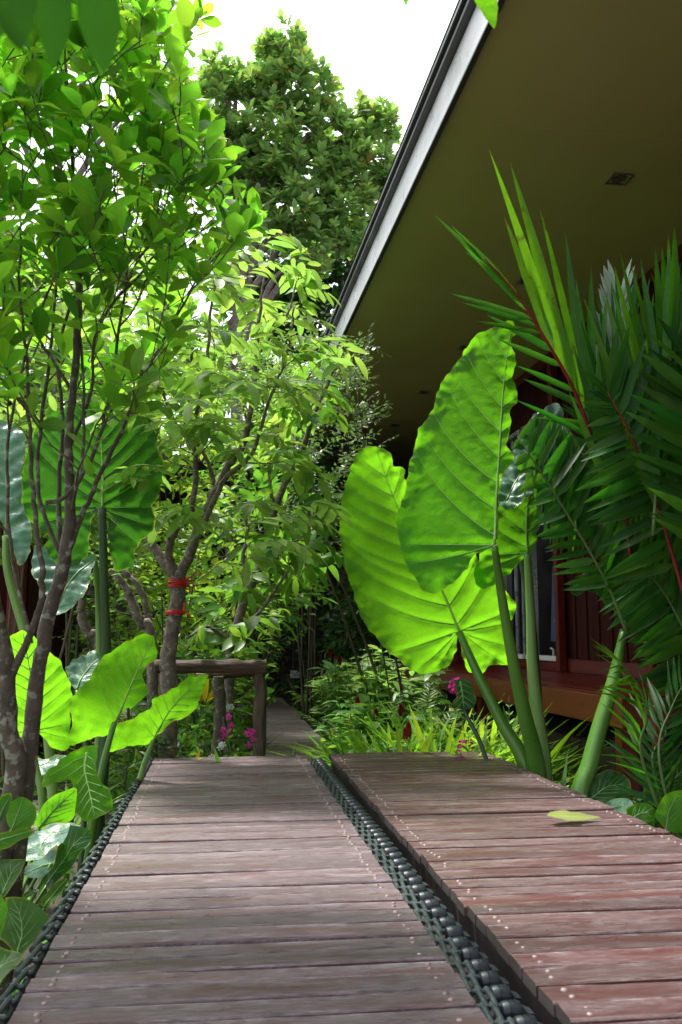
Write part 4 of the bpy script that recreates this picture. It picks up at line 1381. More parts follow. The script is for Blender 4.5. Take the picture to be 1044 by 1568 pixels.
def ground_px(px, Y):
    q = W(px, 1000, Y)
    return np.array([q[0], Y, GZ])


# ================================================================== elephant ears, left of the boardwalk
b3 = np.array([-0.62, 4.6, GZ])
e3 = thing('elephant_ear_plant', 'elephant ear with glowing yellow green leaves crowding the left edge of the boardwalk', 'plant', tuple(b3))
f3 = lambda q: Z(q, 0, 950, 3.164)
L2 = f3([(740, 75), (757, 140), (750, 190), (700, 240), (690, 270), (717, 325), (690, 380), (650, 415), (600, 440), (555, 492), (532, 545), (440, 582), (380, 600), (348, 612), (325, 565), (345, 500), (328, 440), (335, 390), (380, 340), (430, 280), (480, 200), (540, 150), (600, 108), (690, 68)])
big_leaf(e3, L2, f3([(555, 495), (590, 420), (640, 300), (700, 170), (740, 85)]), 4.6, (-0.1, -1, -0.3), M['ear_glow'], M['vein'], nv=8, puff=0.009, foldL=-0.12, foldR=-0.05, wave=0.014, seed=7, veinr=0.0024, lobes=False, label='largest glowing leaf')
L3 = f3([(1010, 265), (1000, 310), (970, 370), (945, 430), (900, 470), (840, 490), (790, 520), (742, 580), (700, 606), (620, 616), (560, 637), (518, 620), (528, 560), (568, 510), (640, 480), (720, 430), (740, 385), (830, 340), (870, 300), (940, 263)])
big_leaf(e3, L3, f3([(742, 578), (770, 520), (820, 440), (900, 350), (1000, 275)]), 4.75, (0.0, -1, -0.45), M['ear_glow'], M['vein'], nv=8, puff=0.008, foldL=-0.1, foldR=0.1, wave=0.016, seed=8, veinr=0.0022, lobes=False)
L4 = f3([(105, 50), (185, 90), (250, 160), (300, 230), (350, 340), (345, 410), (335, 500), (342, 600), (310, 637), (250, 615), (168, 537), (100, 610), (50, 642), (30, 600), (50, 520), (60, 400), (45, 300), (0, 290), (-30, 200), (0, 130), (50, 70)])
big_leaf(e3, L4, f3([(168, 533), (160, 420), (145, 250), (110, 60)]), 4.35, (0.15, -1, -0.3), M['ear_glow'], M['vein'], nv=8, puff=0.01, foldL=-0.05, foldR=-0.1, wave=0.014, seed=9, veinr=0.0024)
L5 = f3([(318, 240), (350, 200), (400, 170), (470, 138), (522, 155), (530, 200), (500, 260), (420, 330), (370, 345), (335, 300)])
big_leaf(e3, L5, f3([(370, 335), (400, 270), (460, 200), (515, 158)]), 5.0, (0.1, -0.8, 0.7), M['ear_blue'], M['vein_d'], nv=6, puff=0.014, wave=0.014, seed=10, lobes=False, label='small crinkled bluish leaf')
L6 = f3([(205, 820), (240, 740), (330, 660), (460, 600), (468, 640), (470, 700), (480, 760), (530, 830), (552, 890), (540, 920), (480, 962), (400, 960), (360, 900), (345, 780), (290, 790)])
big_leaf(e3, L6, f3([(420, 640), (410, 720), (430, 820), (460, 950)]), 4.35, (-0.2, -1, 0.45), M['ear_glow'], M['vein'], nv=7, puff=0.008, wave=0.016, seed=11, foldL=0.15, foldR=0.1, lobes=False)
L7 = f3([(105, 690), (170, 665), (250, 670), (318, 655), (300, 700), (230, 740), (200, 765), (130, 735)])
big_leaf(e3, L7, f3([(110, 695), (200, 700), (310, 662)]), 4.6, (0, -0.5, 0.9), M['ear_blue'], M['vein_d'], nv=5, puff=0.008, wave=0.012, seed=12, lobes=False)
s3 = lambda q: [(x / 3.164, 950 + y / 3.164, wd) for x, y, wd in q]
stalk(e3, s3([(555, 495, 8), (535, 560, 9), (500, 690, 10), (475, 830, 11), (458, 950, 12)]), 4.6, M['petiole'], 4.5, ground=b3 + np.array([0.0, -0.05, 0]))
stalk(e3, s3([(742, 578, 6), (725, 620, 7), (700, 690, 8), (680, 760, 9)]), 4.75, M['petiole_l'], 4.75, ground=b3 + np.array([0.1, 0.1, 0]))
stalk(e3, s3([(168, 535, 7), (158, 600, 8), (175, 720, 10), (205, 890, 11)]), 4.35, M['petiole_l'], 4.35, ground=b3 + np.array([-0.15, -0.2, 0]))
stalk(e3, s3([(420, 642, 7), (380, 760, 8), (350, 900, 8)]), 4.4, M['petiole'], 4.45, ground=b3 + np.array([-0.08, -0.05, 0]))
stalk(e3, s3([(370, 340, 6), (395, 500, 7), (420, 700, 8)]), 5.0, M['petiole_d'], 4.9, ground=b3 + np.array([-0.05, 0.2, 0]))
stalk(e3, s3([(110, 697, 5), (130, 800, 6)]), 4.6, M['petiole_d'], 4.6, ground=b3 + np.array([-0.25, 0.05, 0]))

b4 = np.array([-0.66, 5.2, GZ])
e4 = thing('elephant_ear_plant', 'elephant ear with a huge dark green round leaf behind the left shrub stems', 'plant', tuple(b4))
f4 = lambda q: Z(q, 0, 500, 3.92)
L1 = f4([(600, 440), (760, 500), (900, 560), (945, 620), (932, 720), (977, 830), (962, 930), (955, 1000), (915, 1090), (922, 1200), (880, 1260), (810, 1340), (790, 1430), (690, 1472), (655, 1330), (640, 1180), (613, 1092), (560, 1130), (540, 1250), (520, 1370), (440, 1447), (360, 1430), (290, 1370), (285, 1250), (200, 1180), (140, 1100), (130, 980), (150, 800), (200, 640), (270, 550), (400, 480)])
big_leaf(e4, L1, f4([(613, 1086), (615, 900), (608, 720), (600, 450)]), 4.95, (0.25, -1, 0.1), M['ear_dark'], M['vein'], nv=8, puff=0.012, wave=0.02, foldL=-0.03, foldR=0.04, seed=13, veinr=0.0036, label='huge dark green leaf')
L8 = f4([(0, 560), (60, 580), (140, 640), (150, 720), (130, 900), (150, 1050), (190, 1300), (120, 1430), (40, 1250), (-60, 1000), (-70, 700)])
big_leaf(e4, L8, f4([(30, 1250), (40, 1050), (30, 800), (20, 580)]), 5.3, (0.3, -1, 0.5), M['ear_blue'], M['vein_d'], nv=7, puff=0.012, wave=0.016, seed=14, lobes=False)
f5 = lambda q: Z(q, 0, 830, 4.35)
L9 = f5([(230, 40), (300, 60), (470, 120), (600, 100), (640, 110), (600, 230), (560, 360), (470, 440), (370, 500), (330, 420), (260, 300), (205, 180)])
big_leaf(e4, L9, f5([(625, 120), (520, 200), (430, 320), (370, 480)]), 5.15, (0.2, -0.9, 0.6), M['ear_blue'], M['vein_d'], nv=6, puff=0.012, wave=0.016, seed=15, lobes=False, label='hanging bluish leaf')
stalk(e4, f4([]) + [(156, 777, 12), (158, 850, 13), (160, 920, 14), (163, 1000, 15), (165, 1100, 16)], 4.95, M['petiole_d'], 5.15, ground=b4)
stalk(e4, [(146, 858, 8), (150, 920, 9), (152, 1000, 10), (154, 1100, 11)], 5.15, M['petiole_l'], 5.2, ground=b4 + np.array([-0.05, 0.08, 0]))
stalk(e4, [(8, 820, 9), (12, 880, 11), (40, 980, 13), (70, 1100, 14)], 5.3, M['petiole_l'], 5.3, ground=b4 + np.array([-0.2, 0.1, 0]))

# ================================================================== low broad-leaved plants, bottom left and right
fz = lambda q: Z(q, 0, 1250, 4.176)


def low_plant(label, bs, leaves, cat='plant', name='broad_leaved_plant', group=None):
    t = thing(name, label, cat, tuple(bs), group)
    for i, (ol, md, Y, nr, mt, kw) in enumerate(leaves):
        big_leaf(t, ol, md, Y, nr, M[mt], M['vein_d'], nv=kw.pop('nv', 6), lobes=False, puff=kw.pop('puff', 0.004), wave=kw.pop('wave', 0.008), veinr=0.0012, res=kw.pop('res', 0.011), scal=0.002, vang=(40, 30), **kw)
        o3 = W(md[0][0], md[0][1], Y)
        b = np.asarray(bs, float) + rng.normal(0, 0.03, 3) * np.array([1, 1, 0])
        MB().tube(catmull([o3, (o3 + b) / 2 + np.array([0, 0, 0.05]), b], 6), np.linspace(0.005, 0.008, 13), 7).build('leaf_stalk', M['petiole'], t, smooth=True)
    return t


low_plant('low plant with a folded pale greyish leaf beside the left boardwalk edge', (-0.72, 3.0, GZ), [
    (fz([(50, 275), (130, 160), (240, 90), (430, 48), (445, 110), (380, 190), (300, 265), (180, 290)]), fz([(300, 262), (260, 190), (330, 110), (430, 52)]), 3.0, (0.1, -0.5, 0.85), 'ear_blue', dict(seed=21)),
    (fz([(135, 370), (180, 300), (280, 250), (365, 175), (355, 250), (330, 330), (270, 392), (200, 392)]), fz([(330, 300), (280, 310), (210, 340), (145, 370)]), 2.95, (-0.2, -0.9, 0.45), 'ear_blue', dict(seed=22)),
    (fz([(450, 55), (560, 75), (582, 105), (570, 170), (500, 255), (470, 300), (380, 400), (330, 470), (270, 420), (330, 330), (380, 220), (430, 130)]), fz([(300, 440), (380, 320), (480, 180), (565, 85)]), 3.05, (-0.5, -0.9, 0.3), 'ear_dark', dict(seed=23)),
    (fz([(270, 562), (300, 490), (360, 420), (432, 398), (412, 470), (350, 540), (310, 600)]), fz([(290, 585), (340, 500), (428, 402)]), 2.85, (-0.5, -0.9, 0.4), 'canna', dict(seed=24)),
    (f3([(165, 990), (200, 910), (260, 850), (340, 815), (372, 820), (367, 900), (350, 960), (280, 1000), (200, 1010)]), f3([(190, 1003), (250, 930), (310, 870), (366, 822)]), 3.4, (0.1, -1, 0.1), 'ear', dict(seed=25)),
    (f3([(170, 1040), (250, 985), (330, 985), (420, 1020), (440, 1060), (400, 1110), (330, 1080), (250, 1090), (190, 1120)]), f3([(200, 1100), (280, 1035), (430, 1050)]), 3.2, (0.1, -0.4, 0.9), 'ear_blue', dict(seed=26)),
])
low_plant('low plant with upright bright green leaves below the left shrub stems', (-0.85, 2.75, GZ), [
    (f3([(40, 880), (100, 853), (150, 880), (178, 940), (150, 1000), (60, 1012), (25, 960)]), f3([(60, 1010), (80, 950), (100, 900), (110, 858)]), 2.7, (0.1, -1, 0.2), 'ear', dict(seed=27)),
    (f3([(-30, 1035), (60, 1015), (150, 1008), (164, 1030), (100, 1068), (40, 1105), (-30, 1110)]), f3([(-20, 1075), (60, 1045), (158, 1018)]), 2.6, (0.1, -0.8, 0.5), 'ear', dict(seed=28)),
    (f3([(-20, 900), (10, 850), (60, 838), (50, 900), (20, 960), (-20, 980)]), f3([(-10, 975), (15, 910), (55, 842)]), 2.65, (0.2, -1, 0.2), 'ear_dark', dict(seed=29)),
    (f3([(95, 790), (130, 788), (155, 810), (150, 880), (110, 870), (92, 840)]), f3([(110, 868), (120, 820), (128, 790)]), 3.5, (0.2, -1, 0.3), 'ear_dark', dict(seed=30)),
    (fz([(-20, 285), (60, 272), (140, 272), (165, 290), (130, 380), (90, 460), (30, 520), (-60, 500), (-70, 350)]), fz([(20, 500), (60, 400), (100, 330), (155, 282)]), 2.7, (-0.2, -0.8, 0.6), 'canna', dict(seed=31)),
])
low_plant('low dark green plant in the bottom left corner beside the boardwalk', (-0.68, 2.4, GZ), [
    (fz([(35, 522), (120, 520), (230, 560), (315, 640), (292, 700), (200, 820), (130, 892), (60, 830), (-10, 770), (20, 660)]), fz([(110, 880), (140, 760), (130, 640), (80, 525)]), 2.5, (-0.2, -0.9, 0.5), 'canna', dict(seed=32)),
    (fz([(-80, 810), (60, 850), (142, 890), (120, 940), (70, 1000), (0, 1080), (-90, 1040)]), fz([(-60, 1050), (20, 960), (135, 892)]), 2.2, (-0.1, -0.6, 0.8), 'canna', dict(seed=33)),
    (fz([(-120, 500), (-20, 495), (10, 520), (45, 600), (30, 690), (0, 770), (-60, 800), (-130, 700)]), fz([(-40, 790), (-50, 660), (-20, 500)]), 2.4, (0.3, -0.9, 0.5), 'ear', dict(seed=34)),
    (fz([(140, 520), (180, 480), (250, 462), (245, 490), (200, 530), (150, 545)]), fz([(150, 535), (200, 500), (248, 466)]), 2.75, (0, -0.6, 0.8), 'canna', dict(seed=35)),
])
low_plant('low plant with one curled pale leaf at the right edge below the red palm', (1.86, 3.95, GZ), [
    ([(1002, 1250), (1012, 1225), (1030, 1212), (1060, 1215), (1075, 1250), (1050, 1275), (1020, 1270)], [(1020, 1270), (1025, 1240), (1040, 1214)], 3.9, (-0.3, -1, 0.3), 'ear_glow', dict(seed=41)),
    ([(958, 1240), (975, 1230), (995, 1232), (1005, 1248), (990, 1262), (965, 1258)], [(965, 1256), (982, 1245), (1002, 1246)], 4.0, (-0.2, -0.8, 0.6), 'ear', dict(seed=42)),
    ([(925, 1232), (945, 1222), (965, 1225), (968, 1240), (945, 1250)], [(930, 1240), (945, 1235), (965, 1232)], 4.1, (-0.2, -0.8, 0.6), 'ear_blue', dict(seed=43)),
    ([(985, 1250), (990, 1170), (1005, 1145), (1025, 1180), (1020, 1240), (1000, 1275)], [(1000, 1268), (1005, 1210), (1006, 1150)], 4.1, (-0.3, -1, 0.1), 'ear_dark', dict(seed=44)),
    ([(900, 1225), (905, 1195), (930, 1180), (960, 1190), (965, 1222), (935, 1235)], [(905, 1222), (930, 1205), (960, 1200)], 4.3, (-0.3, -0.8, 0.5), 'ear_dark', dict(seed=45)),
    ([(1000, 1180), (1030, 1150), (1070, 1160), (1070, 1215), (1030, 1225)], [(1010, 1215), (1035, 1190), (1060, 1165)], 4.3, (-0.3, -0.8, 0.5), 'ear_dark', dict(seed=46)),
])

# ================================================================== red stemmed palm at the right
pb = np.array([2.30, 4.25, GZ])
pm = thing('palm', 'tall clumping palm with dark red stalks filling the right side under the eave', 'palm', tuple(pb))
for k, (dx, dy, h, lean) in enumerate(((0.0, 0.0, 1.5, 0.05), (0.28, 0.22, 1.7, 0.1), (-0.08, 0.25, 1.2, -0.05), (0.45, -0.05, 1.9, 0.1))):
    q = pb + np.array([dx, dy, 0])
    P = catmull([q, q + np.array([lean * 0.3, 0, h * 0.5]), q + np.array([lean, 0, h])], 6)
    MB().tube(P, np.linspace(0.04, 0.028, len(P)), 10).build('trunk', M['crown'], pm, smooth=True)


def pf(px, Ys, n, length, wid, mat, rm='rach', rad=0.011, **k):
    Ys = Ys if isinstance(Ys, (tuple, list)) else [Ys] * len(px)
    P = [W(x, y, yy) for (x, y), yy in zip(px, Ys)]
    return frond(pm, P, rad, n, length, wid, M[mat], M[rm] if rm else None, **k)



def blades(label, rachis, Ys, leaflets, mat, rm, rad=0.012):
    """a frond whose leaflets are set one by one: (base x, y, tip x, y, width m, nearness)"""
    P = catmull([W(x, y, yy) for (x, y), yy in zip(rachis, Ys)], 8)
    mb = MB()
    for bx, by, tx, ty, wd, dy in leaflets:
        t_ = W(bx, by, 4.0)
        k = np.argmin([np.linalg.norm(W(bx, by, p_[1]) - p_) for p_ in P])
        a = W(bx, by, P[k][1]); b = W(tx, ty, P[k][1] + dy)
        Ln = np.linalg.norm(b - a)
        place(mb, tmpl('str', wd / Ln, 0.3, rng.uniform(-0.03, 0.06), 7, stalk=0.0), a[None], (b - a)[None], np.array([[rng.normal(-0.2, 0.35), -1, 0.3]]), [Ln], widj=0)
    o = mb.build('frond', M[mat], pm, smooth=True)
    o['label'] = label
    MB().tube(P, np.linspace(rad, rad * 0.3, len(P)), 7).build('rib', M[rm], o, smooth=True)


RA = [(945, 800), (912, 690), (880, 600), (835, 520), (790, 450), (740, 395)]
YA = (4.2, 4.15, 4.1, 4.0, 3.95, 3.9)
blades('arching frond with long upright leaflets painted a sunlit tone', RA, YA, [
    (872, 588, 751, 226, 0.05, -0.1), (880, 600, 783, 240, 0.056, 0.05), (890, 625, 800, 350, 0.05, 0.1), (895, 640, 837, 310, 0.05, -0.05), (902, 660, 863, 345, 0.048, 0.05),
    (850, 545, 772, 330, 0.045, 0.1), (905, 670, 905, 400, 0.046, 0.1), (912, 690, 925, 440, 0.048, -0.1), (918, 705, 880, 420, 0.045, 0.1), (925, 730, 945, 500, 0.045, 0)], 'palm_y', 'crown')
blades('arching frond with leaflets trailing to the left', RA, [y_ + 0.03 for y_ in YA], [
    (790, 450, 665, 328, 0.03, 0.05), (800, 465, 692, 340, 0.032, 0), (812, 480, 705, 372, 0.03, -0.1), (818, 490, 688, 450, 0.034, 0.1), (825, 500, 705, 462, 0.03, 0), (832, 512, 728, 492, 0.03, -0.1),
    (850, 540, 745, 480, 0.036, 0.05), (862, 562, 760, 520, 0.034, 0), (880, 600, 790, 560, 0.036, -0.1), (890, 620, 800, 580, 0.036, 0.1), (900, 650, 815, 640, 0.034, 0), (780, 440, 720, 372, 0.028, 0),
    (905, 670, 790, 610, 0.036, -0.15), (770, 425, 712, 385, 0.026, 0)], 'palm', 'crown', 0.008)


def fan(rachis, Ys, tips, n, wd, mat, rm='rach', rad=0.009, s0=0.12, dY=0.0, label=None, jit=6, frs=None):
    """a frond whose leaflets run from the rib to a line of tips"""
    Pr = catmull(np.array([(x, y, 0) for x, y in rachis], float), 8)[:, :2]
    P = catmull([W(x, y, yy) for (x, y), yy in zip(rachis, Ys)], 8)
    mb = MB()
    for tp in tips:
        Tp = catmull(np.array([(x, y, 0) for x, y in tp], float), 8)[:, :2]
        for k in range(n):
            f = k / (n - 1)
            fb = s0 + (0.98 - s0) * f
            b_ = np.array([np.interp(fb * (len(P) - 1), np.arange(len(P)), P[:, c]) for c in range(3)])
            t_ = np.array([np.interp(f * (len(Tp) - 1), np.arange(len(Tp)), Tp[:, c]) for c in range(2)]) + rng.normal(0, jit, 2)
            e_ = W(t_[0], t_[1], b_[1] + dY + rng.normal(0, 0.07))
            Ln = np.linalg.norm(e_ - b_)
            place(mb, tmpl('str', wd / Ln * rng.uniform(0.85, 1.15), 0.3, rng.uniform(-0.02, 0.09), 7, stalk=0.0), b_[None], (e_ - b_)[None], np.array([[rng.normal(-0.25, 0.4), -1, rng.normal(0.3, 0.3)]]), [Ln], widj=0)
    o = mb.build('frond', M[mat], pm, smooth=True)
    if label:
        o['label'] = label
    MB().tube(P, np.linspace(rad, rad * 0.3, len(P)), 7).build('rib', M[rm], o, smooth=True)


# grey-topped frond behind with blunt torn leaflets
pf([(935, 760), (940, 640), (945, 540), (948, 460)], (4.3, 4.3, 4.3, 4.25), 26, 0.36, 0.042, 'palm_g', 'rach', ang=(0.6, 0.3), vee=0.3, up=(-0.6, -0.8, 0.5), start=0.3, droop=0.02, prof='obl', jit=0.05, cut=0.25, lenprof=lambda f: 0.9 - 0.25 * f, label='greyish frond with torn blunt leaflets')
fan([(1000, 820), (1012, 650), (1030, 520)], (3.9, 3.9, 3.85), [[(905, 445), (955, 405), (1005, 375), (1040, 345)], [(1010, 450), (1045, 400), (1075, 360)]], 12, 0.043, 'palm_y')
fan([(965, 860), (955, 720), (962, 620)], (4.1, 4.1, 4.05), [[(870, 580), (905, 455), (960, 415), (990, 430)]], 15, 0.043, 'palm', 'crown')
fan([(812, 690), (824, 634), (868, 655), (905, 720)], (4.3, 4.28, 4.25, 4.2), [[(812, 760), (832, 820), (868, 850), (905, 850)]], 24, 0.035, 'palm', s0=0.25, label='frond with leaflets hanging straight down')
fan([(960, 970), (925, 885), (855, 765), (792, 668)], (4.2, 4.17, 4.15, 4.1), [[(870, 900), (830, 830), (800, 750), (785, 690)], [(975, 800), (935, 720), (880, 660), (810, 640)]], 19, 0.038, 'palm', s0=0.3)
fan([(1050, 920), (1005, 770), (962, 660), (930, 600)], (4.0, 3.95, 3.9, 3.9), [[(930, 900), (895, 780), (890, 680), (900, 560)], [(1070, 760), (1050, 620), (1010, 540), (950, 500)]], 22, 0.043, 'palm', 'crown')
fan([(1070, 1010), (1015, 905), (965, 855)], (4.25, 4.25, 4.2), [[(985, 1020), (935, 960), (915, 890)], [(1075, 880), (1020, 790), (960, 790)]], 18, 0.043, 'palm')
fan([(1110, 900), (1085, 720), (1062, 560)], (3.75, 3.75, 3.75), [[(1000, 800), (965, 640), (1000, 490)], [(1150, 700), (1120, 560), (1080, 420)]], 20, 0.048, 'palm')
fan([(1090, 1100), (1050, 1000), (1000, 930)], (4.4, 4.4, 4.4), [[(1000, 1080), (970, 1020), (955, 940)], [(1090, 980), (1060, 900), (1010, 860)]], 18, 0.048, 'palm')
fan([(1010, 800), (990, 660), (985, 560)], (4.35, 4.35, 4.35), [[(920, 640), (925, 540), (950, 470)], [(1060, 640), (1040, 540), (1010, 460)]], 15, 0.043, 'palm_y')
fan([(1080, 760), (1050, 620), (1035, 520)], (4.45, 4.45, 4.4), [[(985, 560), (990, 460), (1010, 400)], [(1110, 560), (1080, 460), (1050, 380)]], 15, 0.043, 'palm')
# dense fronds filling in behind
for rc, Yb in (([(1000, 900), (970, 800), (945, 720), (920, 640)], 4.75), ([(1090, 820), (1060, 700), (1010, 620), (960, 590)], 4.9), ([(1110, 980), (1080, 850), (1030, 760), (990, 720)], 4.8), ([(1060, 1000), (1040, 900), (1010, 840), (985, 790)], 4.95), ([(1100, 700), (1080, 600), (1050, 520), (1020, 470)], 4.7)):
    pf(rc, [Yb] * 4, 24, 0.5, 0.05, 'palm', ang=(1.1, 0.6), vee=-0.2, up=(-0.2, -0.9, 0.4), start=0.1, droop=0.15)

p2 = np.array([2.13, 4.05, GZ])
q2 = thing('palm', 'small young palm with a low feathery frond beside the veranda corner', 'palm', tuple(p2))
P = [p2, W(990, 1200, 4.05), W(1000, 1100, 4.0), W(985, 1040, 3.95), W(940, 1000, 3.9)]
frond(q2, [p2, W(985, 1170, 4.05), W(990, 1100, 4.0), W(978, 1050, 3.95), W(950, 1015, 3.85)], 0.009, 15, 0.33, 0.02, M['palm_y'], M['rach'], ang=(0.95, 0.55), vee=-0.15, up=(0.5, -0.55, 0.7), start=0.5, droop=0.35)
frond(q2, [p2, W(1010, 1170, 4.05), W(1030, 1080, 4.1), W(1060, 1030, 4.1)], 0.009, 18, 0.32, 0.024, M['palm'], M['rach'], ang=(0.95, 0.55), vee=-0.2, up=(-0.3, -0.6, 0.7), start=0.4, droop=0.3)
frond(q2, [p2, W(1000, 1180, 4.1), W(1020, 1120, 4.15), W(1000, 1080, 4.2)], 0.008, 14, 0.28, 0.024, M['palm'], M['rach'], ang=(0.95, 0.55), vee=-0.2, up=(-0.3, -0.6, 0.7), start=0.4, droop=0.3)

T_OBO = [tmpl('obo', 0.46, 0.25, d, 6, wv) for d, wv in ((0.1, 0.05), (0.25, 0.08), (-0.05, 0.0), (0.35, 0.1))]
T_ELL = [tmpl('ell', 0.36, 0.25, d, 5) for d in (0.1, 0.3, 0.45)]
T_OBL = [tmpl('obl', 0.31, 0.22, d, 6, 0.06) for d in (0.05, 0.15, 0.28, 0.42)]
T_OVA = [tmpl('ova', 0.5, 0.2, d, 4) for d in (0.1, 0.3)]
T_LAN = [tmpl('lan', 0.22, 0.25, d, 5) for d in (0.1, 0.3, 0.5)]
T_TINY = [tmpl('ell', 0.34, 0.2, d, 3) for d in (0.05, 0.3)]
T_ROS = [tmpl('obo', 0.5, 0.25, d, 4) for d in (0.05, 0.25, -0.1)]

# ================================================================== near shrub at the left
ab = np.array([-0.68, 2.85, GZ])
A = thing('shrub_tree', 'tall many stemmed shrub with glossy rounded leaves filling the upper left', 'tree', tuple(ab))
sk = Skel()


def al(px, Y, Y2=None, **k):
    P, r = px_limb([(x, y, w_ * 0.62) for x, y, w_ in px], Y, Y2)
    return sk.limb(P, r, 6, 9, rough=0.05, wob=0.002, **k)


P, r = px_limb([(45, 1150, 25), (56, 1040, 22), (76, 940, 21), (98, 860, 20), (108, 770, 16), (104, 690, 13), (112, 600, 11), (120, 480, 12), (118, 360, 9), (108, 220, 6), (100, 90, 4)], 2.85, 2.75)
sk.limb([ab + np.array([0.06, 0, 0])] + P, [0.03] + r, 6, 11, wob=0.002, rough=0.05)
P, r = px_limb([(20, 1215, 30), (12, 1120, 28), (8, 1020, 25), (-6, 940, 20), (-20, 840, 14), (-30, 700, 14), (-28, 520, 10), (-20, 330, 7), (-30, 130, 4)], 2.8, 2.7)
sk.limb([ab + np.array([-0.05, -0.05, 0])] + P, [0.036] + r, 6, 11, wob=0.002, rough=0.05)
al([(14, 1040, 22), (40, 985, 18), (58, 940, 16), (66, 890, 14), (54, 800, 12), (48, 700, 10), (40, 560, 8), (30, 420, 6), (35, 250, 4)], 2.78, 2.6)
al([(98, 862, 16), (125, 790, 13), (152, 730, 12), (190, 650, 10), (225, 570, 8), (262, 500, 7), (300, 430, 5), (330, 380, 3)], 2.8, 3.0)
al([(70, 770, 12), (100, 760, 11), (140, 700, 10), (168, 600, 8), (185, 480, 7), (205, 350, 5), (225, 220, 4), (240, 90, 3)], 2.7, 2.85)
al([(100, 870, 12), (60, 760, 10), (62, 650, 9), (80, 520, 8), (85, 400, 6), (70, 260, 4), (60, 130, 3)], 2.85, 3.05)
al([(92, 850, 14), (90, 740, 11), (96, 640, 10), (92, 520, 8), (140, 380, 6), (160, 250, 4), (170, 100, 3)], 2.95, 3.15)
al([(48, 985, 10), (20, 860, 9), (10, 740, 8), (20, 620, 7), (60, 480, 6), (130, 330, 4), (180, 200, 3)], 2.7, 2.6)
al([(104, 690, 10), (140, 600, 8), (150, 500, 7), (230, 400, 6), (275, 320, 4), (300, 250, 3)], 2.8, 2.9)
al([(112, 600, 9), (60, 520, 7), (20, 440, 6), (-10, 340, 5), (-40, 250, 4)], 2.8, 2.65)
al([(110, 780, 9), (128, 680, 8), (126, 560, 7), (122, 430, 6), (190, 260, 4), (260, 150, 3)], 2.72, 2.9)
poly = np.array([(-180, -80), (150, -80), (280, 0), (310, 30), (285, 90), (330, 150), (335, 230), (345, 290), (405, 310), (385, 350), (330, 400), (315, 470), (270, 540), (250, 620), (190, 640), (90, 560), (0, 620), (-120, 640), (-200, 400)], float)
T = []
while len(T) < 650:
    q = np.array([rng.uniform(-200, 420), rng.uniform(-80, 650)])
    if not inpoly(q[None], poly)[0]:
        continue
    if q[1] > 430 and rng.random() < 0.45:
        continue
    if q[1] > 300 and q[0] > 200 and rng.random() < 0.4:
        continue
    # gaps where the sky shows
    if 60 < q[0] < 210 and 175 < q[1] < 290 and rng.random() < 0.45:
        continue
    if -20 < q[0] < 70 and 220 < q[1] < 400 and rng.random() < 0.4:
        continue
    T.append(W(q[0], q[1], rng.uniform(2.3, 3.35)))
tw = sk.grow(T, upw=2.0, bias=0.75, wob=0.005, maxr=0.007, tipr=0.0022, step=0.07, lift=0.25)
L = Leaves()
for P in tw:
    ax = norm(P[-1] - P[-2]) + np.array([0, 0, 0.9])
    rosette(L, P[-1], ax, rng.integers(5, 8), rng.uniform(0.075, 0.115), (0.35, 1.35), 0.2)
    if rng.random() < 0.75 and len(P) > 4:
        k = int(len(P) * rng.uniform(0.5, 0.8))
        rosette(L, P[k], P[k + 1 if k + 1 < len(P) else k] - P[k - 1] + np.array([0, 0, 0.05]), rng.integers(2, 4), rng.uniform(0.07, 0.1), (0.8, 1.5), 0.2)
mb = MB(); L.write(mb, T_OBO)
sk.mb.build('trunk', M['bark_d'], A, smooth=True)
mb.build('crown', M['shrub'], A, smooth=True)

# ================================================================== middle tree with red ribbons
bb = ground_px(262, 5.68)
B = thing('small_tree', 'slender grey forked tree with drooping lime leaves and red string round its trunk', 'tree', tuple(bb))
sk = Skel()


def bl(px, Y, Y2=None, base=None, **k):
    P, r = px_limb([(x, y, w_ * 0.74) for x, y, w_ in px], Y, Y2)
    if base is not None:
        P = [base] + P; r = [r[0] * 1.15] + r
    return sk.limb(P, r, 6, 10, rough=0.04, wob=0.003, **k)


bl([(258, 1060, 34), (256, 1010, 33), (264, 960, 30), (272, 915, 30), (272, 880, 34)], 5.68, 5.68, base=bb)
bl([(272, 885, 24), (290, 850, 22), (306, 800, 20), (322, 770, 19), (345, 720, 16), (372, 680, 14), (386, 610, 11), (392, 550, 10), (396, 490, 8), (405, 430, 5), (420, 370, 3)], 5.68, 5.5)
bl([(271, 885, 22), (248, 858, 21), (228, 822, 19), (205, 770, 14), (180, 700, 10), (170, 600, 7), (160, 500, 5)], 5.68, 5.9)
bl([(272, 880, 18), (258, 850, 17), (266, 815, 16), (290, 790, 13), (300, 720, 11), (296, 650, 9), (318, 570, 7), (322, 480, 6), (340, 400, 4)], 5.7, 5.2)
bl([(282, 870, 14), (312, 800, 13), (340, 740, 11), (365, 715, 10), (388, 690, 9), (410, 620, 7), (440, 540, 5), (450, 470, 4)], 5.66, 5.3)
bl([(330, 745, 9), (310, 690, 7), (265, 640, 6), (240, 560, 5), (225, 480, 4)], 5.7, 5.2)
bl([(392, 550, 7), (410, 520, 6), (440, 480, 5), (455, 430, 3)], 5.5, 5.6)
poly = np.array([(215, 400), (300, 370), (385, 355), (430, 375), (470, 420), (465, 470), (490, 520), (508, 560), (500, 610), (470, 640), (450, 680), (470, 740), (520, 760), (500, 800), (440, 830), (400, 860), (330, 870), (290, 840), (240, 760), (200, 700), (180, 560), (160, 450)], float)
T = []
while len(T) < 125:
    q = np.array([rng.uniform(150, 540), rng.uniform(350, 880)])
    if not inpoly(q[None], poly)[0]:
        continue
    if q[1] > 650 and rng.random() < 0.5:
        continue
    T.append(W(q[0], q[1], rng.uniform(4.75, 6.1)))
